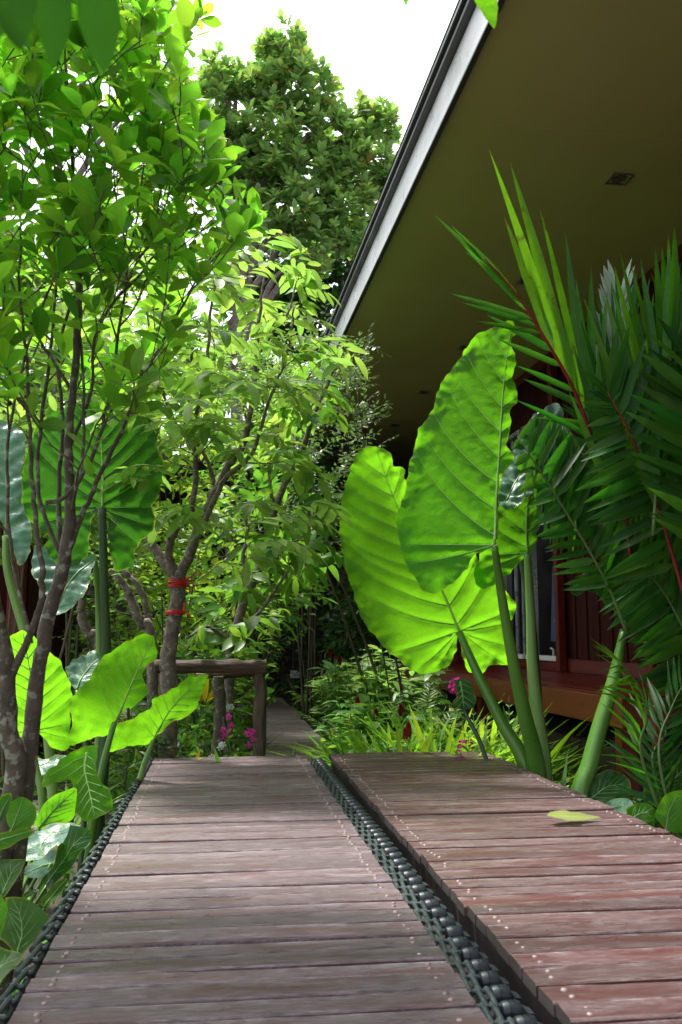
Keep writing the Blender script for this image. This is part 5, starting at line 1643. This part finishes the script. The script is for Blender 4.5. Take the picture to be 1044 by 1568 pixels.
tw = sk.grow(T, upw=1.2, bias=0.35, wob=0.008, maxr=0.009, tipr=0.002, step=0.07, lift=0.15)
L = Leaves()
for P in tw:
    d = P[-1] - P[-2]
    out_ = P[-1] - np.array([bb[0] + 0.15, 5.4, P[-1][2]])
    hv = norm(np.array([out_[0], out_[1] * 0.6, 0]) + rng.normal(0, 0.45, 3) * np.array([1, 1, 0.1]))
    ln = rng.uniform(0.12, 0.26)
    Q = [P[-1] + hv * ln * f + np.array([0, 0, 0.06 * f - 0.09 * f * f]) for f in np.linspace(0, 1, 6)]
    sk.mb.tube(Q, np.linspace(0.0028, 0.0015, 6), 4, cap=False)
    ranks(L, Q, 0.032, rng.uniform(0.15, 0.22), ang=1.05, start=0.0, droop=0.12, jit=0.16, alt=True, taper=0.2)
    if rng.random() < 0.6:
        ranks(L, P, 0.06, 0.17, ang=1.0, start=0.55, droop=0.3, jit=0.25)
mb = MB(); L.write(mb, T_OBL)
sk.mb.build('trunk', M['bark'], B, smooth=True)
mb.build('crown', M['lime'], B, smooth=True)

for yv, tails, lb_ in ((893, True, 'bunched red string tied round the fork of the slender grey tree'), (940, False, 'single band of red string tied lower on the slender grey trunk')):
    c = W(272 - (yv - 893) * 0.08, yv, 5.68)
    t = thing('ribbon', lb_, 'ribbon', tuple(c))
    mb = MB()
    for k in range(7 if tails else 4):
        an = np.linspace(0, 6.283, 22)
        zz = rng.normal(0, 0.016 if tails else 0.009)
        tl_ = rng.normal(0, 0.012)
        rr = 0.05 + rng.uniform(0, 0.006)
        mb.tube(np.stack([c[0] + rr * np.cos(an), c[1] + rr * np.sin(an), c[2] + zz + tl_ * np.sin(an + k)], 1), 0.0055, 6, cap=False)
    mb.build('loops', M['ribbon'], t, smooth=True)
    mb = MB()
    for k in range(4 if tails else 2):
        d = rng.normal(0, 0.03, 3)
        s0 = c + np.array([0.042, -0.03, 0])
        mb.tube(catmull([s0, s0 + np.array([0.025, -0.02, 0.02]) + d, s0 + np.array([0.03, -0.02, -0.04]) + d * 1.3], 5), [0.004] * 11, 5)
    mb.build('loose_ends', M['ribbon'], t, smooth=True)

# second tree, leaning over the path
b2_ = ground_px(350, 6.6)
B2 = thing('small_tree', 'thin brown stemmed tree leaning right over the log railing with light green leaves', 'tree', tuple(b2_))
sk = Skel()
bl([(352, 1000, 20), (360, 965, 19), (378, 910, 18), (398, 865, 17), (415, 800, 15), (432, 750, 14), (462, 690, 12), (478, 640, 10), (500, 590, 8), (512, 560, 5)], 6.6, 6.3, base=b2_)
bl([(398, 865, 10), (420, 845, 8), (450, 830, 6), (480, 800, 4)], 6.5, 6.3)
bl([(360, 965, 9), (395, 940, 8), (430, 890, 6), (445, 870, 4)], 6.5, 6.2)
bl([(418, 795, 9), (412, 720, 8), (416, 660, 6), (430, 600, 4)], 6.5, 6.7)
bl([(352, 985, 9), (320, 960, 7), (290, 975, 5)], 6.5, 6.2)
P, r = px_limb([(375, 900, 7), (372, 850, 7), (380, 820, 6), (374, 790, 5)], 6.3)
sk.limb(P, r, 6, 6)
T = []
poly = np.array([(440, 520), (500, 530), (512, 590), (485, 640), (465, 740), (515, 760), (505, 800), (470, 850), (510, 880), (480, 905), (420, 950), (440, 975), (390, 1000), (290, 1005), (270, 985), (320, 940), (360, 880), (390, 760), (420, 640)], float)
while len(T) < 64:
    q = np.array([rng.uniform(270, 540), rng.uniform(520, 1010)])
    if inpoly(q[None], poly)[0]:
        T.append(W(q[0], q[1], rng.uniform(5.9, 6.9)))
tw = sk.grow(T, upw=0.5, bias=0.2, wob=0.008, maxr=0.008, tipr=0.002, step=0.07, lift=0.1)
L = Leaves()
for P in tw:
    hv = norm((P[-1] - P[0]) * np.array([1, 1, 0.2]) + rng.normal(0, 0.15, 3))
    ln = rng.uniform(0.12, 0.22)
    Q = [P[-1] + hv * ln * f + np.array([0, 0, 0.04 * f - 0.07 * f * f]) for f in np.linspace(0, 1, 5)]
    ranks(L, Q, 0.04, rng.uniform(0.16, 0.23), ang=0.95, start=0.0, droop=0.12, jit=0.25, taper=0.2)
mb = MB(); L.write(mb, T_ELL)
sk.mb.build('trunk', M['bark'], B2, smooth=True)
mb.build('crown', M['mid'], B2, smooth=True)

# bare crooked trunks left of the ribbon tree
for lb_, pts, Y in (('crooked bare grey trunk left of the tree tied with red string', [(232, 985, 16), (215, 955, 15), (200, 915, 14), (185, 890, 12), (170, 875, 9)], 6.0),
                    ('thin pale crooked branch arching beside the tree tied with red string', [(228, 975, 9), (226, 940, 10), (215, 905, 10), (195, 880, 9), (186, 872, 7)], 6.3),
                    ('twisted dark trunk behind the stalk of the huge dark green leaf', [(150, 1000, 14), (135, 970, 14), (124, 935, 13), (130, 900, 10), (138, 860, 7)], 5.6)):
    P, r = px_limb(pts, Y)
    t = thing('old_shrub', lb_, 'shrub', (P[0][0], Y, GZ))
    sk = Skel()
    sk.limb([np.array([P[0][0] + 0.05, Y, GZ])] + P, [r[0]] + r, 6, 9, rough=0.06, wob=0.004)
    T = [P[-1] + rng.normal(0, 0.16, 3) + np.array([0, 0.1, 0.15]) for _ in range(14)]
    tw = sk.grow(T, maxr=0.006)
    L = Leaves()
    for q in tw:
        ranks(L, q, 0.05, 0.09, start=0.4)
    mb = MB(); L.write(mb, T_ELL)
    sk.mb.build('trunk', M['bark'], t, smooth=True)
    mb.build('crown', M['mid'], t, smooth=True)


# ================================================================== shrubs behind
def wc(px, Y, z):
    q = W(px, 900, Y)
    return np.array([q[0], Y, z])


bush('fine_leaved_shrub', 'shrub with tiny pale leaves reaching under the eave right of the lime tree', 'shrub', wc(610, 8.6, GZ), wc(500, 8.0, 2.5), (0.62, 0.8, 1.05), 330, T_TINY, 0.066, M['pale'], spacing=0.026, stems=2, stemr=0.016, twl=0.4, drp=0.1)
q = W(555, 600, 7.4)
bush('fine_leaved_shrub', 'airy twigs with tiny leaves sticking out past the tip of the white fascia', 'shrub', wc(640, 7.9, GZ), W(535, 585, 7.4), (0.28, 0.3, 0.42), 60, T_TINY, 0.06, M['pale'], spacing=0.03, stems=3, stemr=0.008, twl=0.3, drp=0.05)
BUSHES = [
    # label, px, Y, z centre, half sizes, twigs, shape, leaf, material, spacing, droop, twig length
    ('bushy yellow green shrub filling the space behind the ribbon tied trunk', 300, 7.9, 0.9, (0.75, 0.7, 1.2), 190, T_ELL, 0.11, 'yel', 0.05, 0.2, 0.35),
    ('fine leaved green shrub behind the crooked bare trunks', 215, 8.6, 0.7, (0.7, 0.6, 1.1), 230, T_TINY, 0.07, 'yel', 0.03, 0.1, 0.35),
    ('mid green shrub standing behind the lime tree near its middle', 385, 9.0, 1.6, (0.7, 0.6, 1.3), 240, T_ELL, 0.085, 'mid', 0.045, 0.2, 0.35),
    ('feathery blue green shrub showing between the branches of the lime tree', 385, 10.5, 3.4, (0.8, 0.7, 0.9), 260, T_TINY, 0.07, 'blue', 0.028, 0.3, 0.45),
    ('light green shrub seen low between the two forked trees', 330, 7.2, 0.15, (0.4, 0.4, 0.6), 100, T_ELL, 0.12, 'mid', 0.06, 0.2, 0.3),
    ('tall leafy shrub behind the left side of the lime tree crown', 255, 10.5, 2.6, (0.9, 0.8, 1.5), 260, T_ELL, 0.13, 'yel', 0.06, 0.25, 0.4),
    ('yellow green shrub at the left edge behind the bluish leaf', 20, 7.2, 1.9, (0.7, 0.5, 0.7), 130, T_OBL, 0.16, 'lime', 0.05, 0.3, 0.3),
    ('shrub with lime green leaves seen through the left shrub above the dark leaf', 105, 8.0, 2.8, (0.8, 0.7, 1.2), 200, T_OBL, 0.17, 'lime', 0.055, 0.3, 0.35),
    ('round leaved shrub overhanging the shaded end of the path', 440, 9.5, 1.35, (0.5, 0.6, 0.5), 45, T_OVA, 0.11, 'mid', 0.06, 0.25, 0.35),
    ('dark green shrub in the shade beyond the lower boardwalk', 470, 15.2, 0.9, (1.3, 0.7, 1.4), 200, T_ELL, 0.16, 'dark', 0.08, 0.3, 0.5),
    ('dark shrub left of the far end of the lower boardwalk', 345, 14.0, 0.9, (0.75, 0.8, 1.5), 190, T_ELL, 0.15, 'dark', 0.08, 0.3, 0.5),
    ('tall dark shrub rising behind the tiny leaved shrub', 478, 13.2, 3.1, (0.9, 0.7, 1.5), 240, T_ELL, 0.14, 'dark', 0.06, 0.25, 0.45),  # dark leaf colour stands in for the shade under the roof
    ('pale bush behind the tiny leaved shrub at the corner of the eave', 468, 11.8, 4.0, (0.55, 0.6, 0.7), 150, T_TINY, 0.09, 'yel', 0.035, 0.2, 0.4),
    ('deep green hedge shrub behind the huge dark leaf', 150, 11.0, 1.2, (1.2, 0.7, 1.5), 230, T_ELL, 0.13, 'mid', 0.06, 0.25, 0.45),
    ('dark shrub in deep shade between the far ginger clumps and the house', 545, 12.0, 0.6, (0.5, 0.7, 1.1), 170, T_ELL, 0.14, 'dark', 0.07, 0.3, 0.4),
    ('low green shrub at the foot of the log railing', 310, 6.35, -0.15, (0.35, 0.25, 0.3), 70, T_ELL, 0.07, 'mid', 0.04, 0.2, 0.2),
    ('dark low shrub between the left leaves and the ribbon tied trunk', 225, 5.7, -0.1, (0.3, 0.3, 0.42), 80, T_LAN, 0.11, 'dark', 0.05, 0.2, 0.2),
]
for lb_, px_, Y, zc, hf, nt_, ts, sz, mt, sp, dr, tl_ in BUSHES:
    bush('shrub', lb_, 'shrub', wc(px_ if px_ != 440 else 372, Y, GZ), wc(px_, Y, zc), hf, int(nt_ * 1.5), ts, sz * 1.1, M[mt], spacing=sp, drp=dr, twl=tl_, stems=5, stemr=0.014, hollow=0.2)


# ================================================================== tall trees against the sky
def tall_tree(label, px, Y, lobes, size, mat, nper, trunk_r=0.16, tms=T_ROS, nros=(7, 11)):
    q = wc(px, Y, GZ)
    t = thing('tall_tree', label, 'tree', tuple(q))
    sk = Skel()
    zt = max(W(lx, ly, Y)[2] for lx, ly, *_ in lobes)
    top = wc(px, Y, zt - 0.6)
    sk.limb([q, q * 0.6 + top * 0.4 + np.array([0.15, 0, 0]), top], [trunk_r, trunk_r * 0.7, trunk_r * 0.2], 10, 10, wob=0.02, rough=0.05)
    T = []
    for lx, ly, rx, ry, *dd in lobes:
        c = W(lx, ly, Y + (dd[0] if dd else 0))
        h = np.array([rx / F * Y, 0.9 * rx / F * Y, ry / F * Y])
        sk.limb([wc(px, Y, max(GZ + 1, c[2] - 2.2)), (wc(px, Y, c[2] - 1.2) + c) / 2, c], [trunk_r * 0.4, trunk_r * 0.3, trunk_r * 0.12], 8, 7, wob=0.02)
        n = int(nper * rx * ry / 4000)
        u = rvec(n)
        T.append(c + u * h * (0.35 + 0.65 * rng.random((n, 1)) ** 0.5) * (1 + rng.normal(0, 0.08, (n, 1))))
    tw = sk.grow(np.concatenate(T), upw=0.8, bias=0.2, wob=0.02, maxr=0.035, tipr=0.006, step=0.2, sides=4)
    L = Leaves()
    for P in tw:
        ax = norm(P[-1] - P[-2]) * 0.6 + np.array([0, 0, 0.8])
        rosette(L, P[-1], ax, rng.integers(*nros), size * rng.uniform(0.8, 1.15), (0.5, 1.45), 0.2)
        if len(P) > 3:
            rosette(L, P[-2], ax + rng.normal(0, 0.4, 3), rng.integers(3, 6), size * rng.uniform(0.8, 1.1), (0.6, 1.5), 0.2)
    mb = MB(); L.write(mb, tms)
    sk.mb.build('trunk', M['bark'], t, smooth=True)
    mb.build('crown', M[mat], t, smooth=True)
    return t


tall_tree('tall blue green tree standing against the white sky left of the roof', 345, 15.0,
          [(432, 80, 48, 52), (455, 135, 70, 55), (400, 140, 45, 45), (420, 205, 85, 60), (500, 205, 62, 50), (585, 200, 45, 26), (560, 175, 35, 25), (545, 255, 60, 40), (395, 270, 65, 50),
           (470, 270, 75, 50), (590, 270, 40, 30), (450, 330, 80, 45), (530, 320, 60, 40), (480, 385, 70, 40), (540, 370, 40, 30), (340, 110, 36, 40), (320, 170, 45, 60), (350, 220, 40, 50), (330, 270, 50, 45)], 0.21, 'blue', 85)
tall_tree('darker broad tree low behind the tall blue green tree by the roof edge', 520, 17.5,
          [(470, 420, 80, 55), (540, 400, 60, 50), (500, 470, 90, 60), (420, 480, 70, 60), (560, 340, 45, 40), (460, 560, 90, 70), (380, 420, 60, 60)], 0.24, 'dark', 60, trunk_r=0.2)
tall_tree('leafy tree standing far behind the upper left shrub', 60, 15.0,
          [(60, 60, 110, 60), (-60, 130, 100, 80), (180, 60, 70, 50), (250, 150, 50, 60), (-40, 300, 70, 60), (250, 300, 60, 70), (220, 420, 90, 60), (100, 420, 100, 60), (-20, 430, 90, 70)], 0.24, 'yel', 48, trunk_r=0.14)

tall_tree('broad green tree in the middle distance behind the hut roof', 130, 20.0,
          [(60, 560, 120, 80), (180, 520, 100, 90), (280, 560, 90, 90), (120, 680, 130, 90), (260, 690, 110, 90), (200, 800, 140, 90), (60, 820, 120, 90), (330, 800, 90, 90)], 0.34, 'mid', 22, trunk_r=0.2)
tall_tree('broad green tree in the middle distance behind the lime tree', 380, 21.0,
          [(330, 520, 90, 80), (420, 540, 90, 80), (380, 640, 110, 90), (440, 700, 90, 90), (350, 760, 100, 90)], 0.34, 'mid', 22, trunk_r=0.2)

# ================================================================== planting right of the path
cb = np.array([1.42, 9.2, GZ])


def costus(label, px, Y, n, hw, ht, group):
    q = wc(px, Y, GZ)
    t = thing('ginger_bush', label, 'plant', tuple(q), group)
    sm, lf = MB(), MB()
    L = Leaves()
    tips = []
    for k in range(n):
        a = rng.uniform(0, 6.28); r_ = math.sqrt(rng.random())
        b = q + np.array([math.cos(a) * r_ * hw * 0.8, math.sin(a) * r_ * hw * 0.7, 0])
        h = ht * rng.uniform(0.6, 1.05) * (1 - 0.25 * r_)
        e = b + np.array([math.cos(a) * r_ * 0.16 + rng.normal(0, 0.05), math.sin(a) * r_ * 0.14 + rng.normal(0, 0.05), h])
        P = catmull([b, (b + e) / 2 + np.array([rng.normal(0, 0.03), rng.normal(0, 0.03), 0.05]), e], 6)
        sm.tube(P, np.linspace(0.007, 0.004, len(P)), 6)
        m = int(h / 0.052)
        f = np.linspace(0.2, 1, m)
        idx = np.minimum((f * (len(P) - 1)).astype(int), len(P) - 2)
        ph = np.arange(m) * 1.1 + rng.uniform(0, 6)
        d = np.stack([np.cos(ph), np.sin(ph), 0.25 + 0 * ph], 1) + rng.normal(0, 0.15, (m, 3))
        L.add(P[idx], d, np.array([0, 0, 1.0]) + rng.normal(0, 0.25, (m, 3)), rng.uniform(0.12, 0.2, m))
        if rng.random() < 0.16:
            tips.append(e)
    L.write(lf, [tmpl('ell', 0.4, 0.2, d_, 5) for d_ in (0.15, 0.35, 0.5)])
    sm.build('stems', M['petiole'], t, smooth=True)
    lf.build('leaves', M['blue'] if 'lossy' in label else M['mid'], t, smooth=True)
    for e in tips[:2]:
        cm = MB()
        m = 46
        zz = np.linspace(0, 1, m)
        ph = np.arange(m) * 2.4
        rr = 0.02 * np.sin(np.pi * (0.25 + 0.72 * zz)) + 0.003
        p_ = e + np.stack([rr * np.cos(ph) * 0.6, rr * np.sin(ph) * 0.6, zz * 0.085 - 0.005], 1)
        d_ = np.stack([np.cos(ph) * 0.55, np.sin(ph) * 0.55, 1 + 0 * ph], 1)
        place(cm, tmpl('ova', 0.8, -0.3, 0.0, 4), p_, d_, np.stack([np.cos(ph), np.sin(ph), 0 * ph], 1), np.full(m, 0.024))
        cm.build('flower_cone', M['cone'], t, smooth=True)
    return t


costus('bushy glossy ginger with dark red flower cones right of the lower boardwalk', 590, 8.7, 95, 0.6, 1.22, None)
costus('lighter green leafy clump at the right edge of the lower boardwalk near its far end', 505, 12.2, 44, 0.34, 0.75, None)
costus('second glossy leafy clump under the left rim of the glowing leaf', 545, 10.4, 56, 0.42, 1.15, None)
costus('green leafy clump with stems crowding the near end of the lower boardwalk', 590, 7.2, 44, 0.3, 0.95, None)
fl_ = [(560, 6.6, 0.0), (600, 6.3, 0.1), (640, 6.5, 0), (672, 6.1, 0), (620, 5.95, 0), (700, 6.2, 0), (575, 6.05, 0), (745, 6.3, 0), (722, 5.8, 0), (660, 5.78, 0), (795, 6.2, 0), (775, 5.7, 0)]
for k, (x, Y, _) in enumerate(fl_):
    b_ = ground_px(x, Y)
    if k % 3 == 2:
        fern_clump('lobed_fern', 'bright green lobed fern clump in the bed beyond the reddish boardwalk panel', 'fern', b_, 15, 0.98, M['fern'], 'lobed ferns beyond the reddish panel', pin=0.13, pw=0.036, npin=11, spread=0.8, lean=(-0.1, -0.05), ang=(0.95, 0.5))
    else:
        strap_clump('strap_fern', 'bright strap leaved fern clump in the bed beyond the reddish boardwalk panel', 'fern', b_, 85, 0.7 if x < 610 else 0.85, 0.044, M['fern'], 'strap ferns beyond the reddish panel', spread=0.95, droop=0.45, seg=9, prof='ell')
for x, Y, lb_ in ((618, 8.6, 'feathery dark green fern under the lower rim of the glowing leaf'), (640, 7.4, 'feathery fern with arching fronds left of the magenta flower head'), (566, 7.4, 'feathery fern in front of the glossy ginger bush')):
    fern_clump('feather_fern', lb_, 'fern', ground_px(x, Y), 11, 1.05, M['blue'], None, pin=0.2, pw=0.028, npin=24, spread=1.0)
for x, Y, lb_ in ((838, 5.3, 'fern with toothed leaves right of the thick elephant ear stalks'), (858, 5.0, 'low toothed fern at the right edge of the reddish boardwalk'), (925, 4.75, 'toothed fern under the veranda corner post'), (880, 5.9, 'shaded fern below the orange veranda beam')):
    fern_clump('lobed_fern', lb_, 'fern', ground_px(x, Y), 13, 0.62, M['mid'], None, pin=0.085, pw=0.028, npin=10, spread=0.9, ang=(0.95, 0.5))
for x, Y, n, ln, wd, mt, lb_ in ((722, 5.75, 5, 0.75, 0.055, 'palm_g', 'greyish sword leaves rising beside the magenta flower head'), (845, 5.6, 5, 0.8, 0.05, 'palm_g', 'long grey green strap leaves right of the elephant ear stalks'),
                                 (362, 5.62, 3, 0.62, 0.07, 'mid', 'single broad sword leaf standing at the end of the grey boardwalk panel'), (425, 5.75, 3, 0.66, 0.03, 'mid', 'thin grass blades right of the log railing post'),
                                 (205, 7.0, 34, 0.7, 0.03, 'mid', 'clump of narrow strap leaves behind the glowing leaves'), (232, 7.4, 40, 1.0, 0.035, 'yel', 'taller strap leaf clump in front of the crooked bare trunks'),
                                 (110, 5.6, 34, 0.62, 0.028, 'blue', 'grassy dark clump behind the glowing leaf at the left'), (258, 6.6, 24, 0.5, 0.035, 'dark', 'dark strap leaves hanging beside the log railing'),
                                 (352, 7.4, 26, 0.75, 0.03, 'dark', 'dark green strap clump behind the log railing'), (300, 6.9, 22, 0.5, 0.03, 'yel', 'yellowish strap clump behind the log railing')):
    strap_clump('strap_plant', lb_, 'plant', ground_px(x, Y), n, ln, wd, M[mt], spread=0.35 if n < 6 else 1.0, droop=0.12 if n < 6 else 0.5)
for x, Y, n_, lb_ in ((560, 7.0, 26, 'broad leaved bright bush between the lower boardwalk and the reddish panel'), (628, 6.9, 26, 'broad leaved bright bush under the middle of the glowing leaf'), (585, 5.95, 16, 'low broad leaved plant just past the reddish panel near the chain end')):
    costus(lb_, x, Y, n_, 0.26, 0.72, None)
# yellow bromeliad and orchids at the end of the grey panel
q = W(290, 1152, 5.63)
strap_clump('bromeliad', 'bright yellow bromeliad peeping over the end of the grey boardwalk panel', 'plant', q + np.array([0, 0, -0.13]), 24, 0.17, 0.05, M['yellow'], spread=1.2, droop=0.25)
bm_ = [o for o in bpy.data.objects if o.name == 'bromeliad'][0]
MB().tube([q + np.array([0, 0.02, -0.09]), np.array([q[0], 5.68, GZ])], [0.02, 0.03], 8).build('stem', M['petiole'], bm_, smooth=True)
q = W(392, 1085, 6.9)
strap_clump('bromeliad', 'dull yellow bromeliad in the shade behind the log railing', 'plant', W(312, 1075, 6.9), 14, 0.26, 0.045, M['yellow'], spread=1.2, droop=0.3)


def orchid(label, px, py, Y, mat, n, name='orchid'):
    c = W(px, py, Y)
    t = thing(name, label, 'flower', (c[0], Y, GZ))
    st = np.array([c[0] + 0.03, Y + 0.05, GZ])
    P = catmull([st, (st + c) / 2 + np.array([0.03, 0, 0.05]), c], 6)
    MB().tube(P, [0.0035] * len(P), 6).build('stem', M['petiole'], t, smooth=True)
    for k in range(n):
        o_ = c + rng.normal(0, 1, 3) * np.array([0.032, 0.02, 0.03])
        pb_ = MB()
        an = np.arange(5) * 1.2566 + rng.uniform(0, 1)
        d_ = np.stack([np.cos(an), 0 * an - 0.25, np.sin(an)], 1)
        place(pb_, tmpl('obo', 0.6, 0.2, 0.2, 4), np.repeat(o_[None], 5, 0), d_, np.tile([[0, -1.0, 0.2]], (5, 1)), np.full(5, 0.022))
        pb_.build('bloom', M[mat], t, smooth=True)


orchid('magenta orchid spray left of the sword leaf by the log railing', 347, 1117, 5.66, 'pink', 5)
orchid('magenta orchid spray at the foot of the right log post', 386, 1127, 5.66, 'pink', 6)
orchid('white blossoms peeping over the end of the grey boardwalk panel', 336, 1145, 5.64, 'whitefl', 4)
orchid('pale blossoms between the log railing posts', 358, 1090, 6.3, 'whitefl', 3)
# low greenery on the soil
gc = MB()
N = 9000
X = rng.uniform(-3.2, 3.0, N); Yv = rng.uniform(2.0, 15, N)
ok = ~((X > -0.6) & (X < 1.75) & (Yv < 5.6)) & ~((X > 0.2) & (X < 1.12) & (Yv > 6)) & ~((X > 2.35) & (Yv > 5.3)) & ~((X < -0.9) & (X > -1.8) & (Yv > 4.1) & (Yv < 6.5))
X, Yv = X[ok], Yv[ok]
pos = np.stack([X, Yv, np.full(len(X), GZ) + rng.uniform(0.02, 0.16, len(X))], 1)
dd = rvec(len(X)); dd[:, 2] = np.abs(dd[:, 2]) * 0.6
place(gc, tmpl('ell', 0.45, 0.2, 0.3, 4), pos, dd, np.array([0, 0, 1.0]) + rng.normal(0, 0.4, (len(X), 3)), rng.uniform(0.06, 0.13, len(X)))
tag(gc.build('ground_cover', M['mid'], None, smooth=True), kind='stuff')

# ================================================================== leaves hanging into the top of the view
ob = thing('overhanging_branch', 'blurred dark leaves hanging close to the eye in the top left corner', 'branch', tuple(W(80, -160, 0.75)))
for i, (tip, top, Y, wd, mt) in enumerate((((28, 72), (15, -90), 0.62, 0.4, 'ear_dark'), ((80, 98), (85, -70), 0.72, 0.3, 'ear_dark'), ((160, 106), (140, -80), 0.74, 0.32, 'ear_dark'), ((-5, 60), (-30, -90), 0.66, 0.4, 'ear_dark'))):
    a, b = W(top[0], top[1], Y), W(tip[0], tip[1], Y)
    lb2 = MB()
    Ln = np.linalg.norm(b - a)
    place(lb2, tmpl('ell', wd, 0.15, 0.06, 12, 0.03), a[None], (b - a)[None], np.array([[0.15 * (i - 1), -1, 0.1]]), [Ln], widj=0)
    lb2.build('leaf', M['corner'], ob, smooth=True)
P = catmull([W(-160, -260, 0.7), W(-30, -95, 0.66), W(85, -75, 0.72), W(150, -85, 0.75), W(330, -150, 0.85)], 8)
MB().tube(P, np.linspace(0.004, 0.002, len(P)), 7).build('twig', M['twig'], ob, smooth=True)
ob = thing('overhanging_branch', 'single bright leaf hanging into the top edge beside the white fascia', 'branch', tuple(W(725, -60, 1.3)))
for tip, top, mt, wd in (((750, 52), (722, -55), 'ear_glow', 0.42), ((617, 16), (616, -70), 'ear_glow', 0.25)):
    a, b = W(top[0], top[1], 1.3), W(tip[0], tip[1], 1.3)
    lb2 = MB()
    place(lb2, tmpl('ova', wd, 0.25, -0.1, 12, 0.06), a[None], (b - a)[None], np.array([[0.3, -1, 0.1]]), [np.linalg.norm(b - a)], widj=0)
    lb2.build('leaf', M[mt], ob, smooth=True)
P = catmull([W(560, -150, 1.3), W(616, -72, 1.3), W(722, -57, 1.3), W(860, -120, 1.35)], 8)
MB().tube(P, np.linspace(0.003, 0.002, len(P)), 7).build('twig', M['twig'], ob, smooth=True)
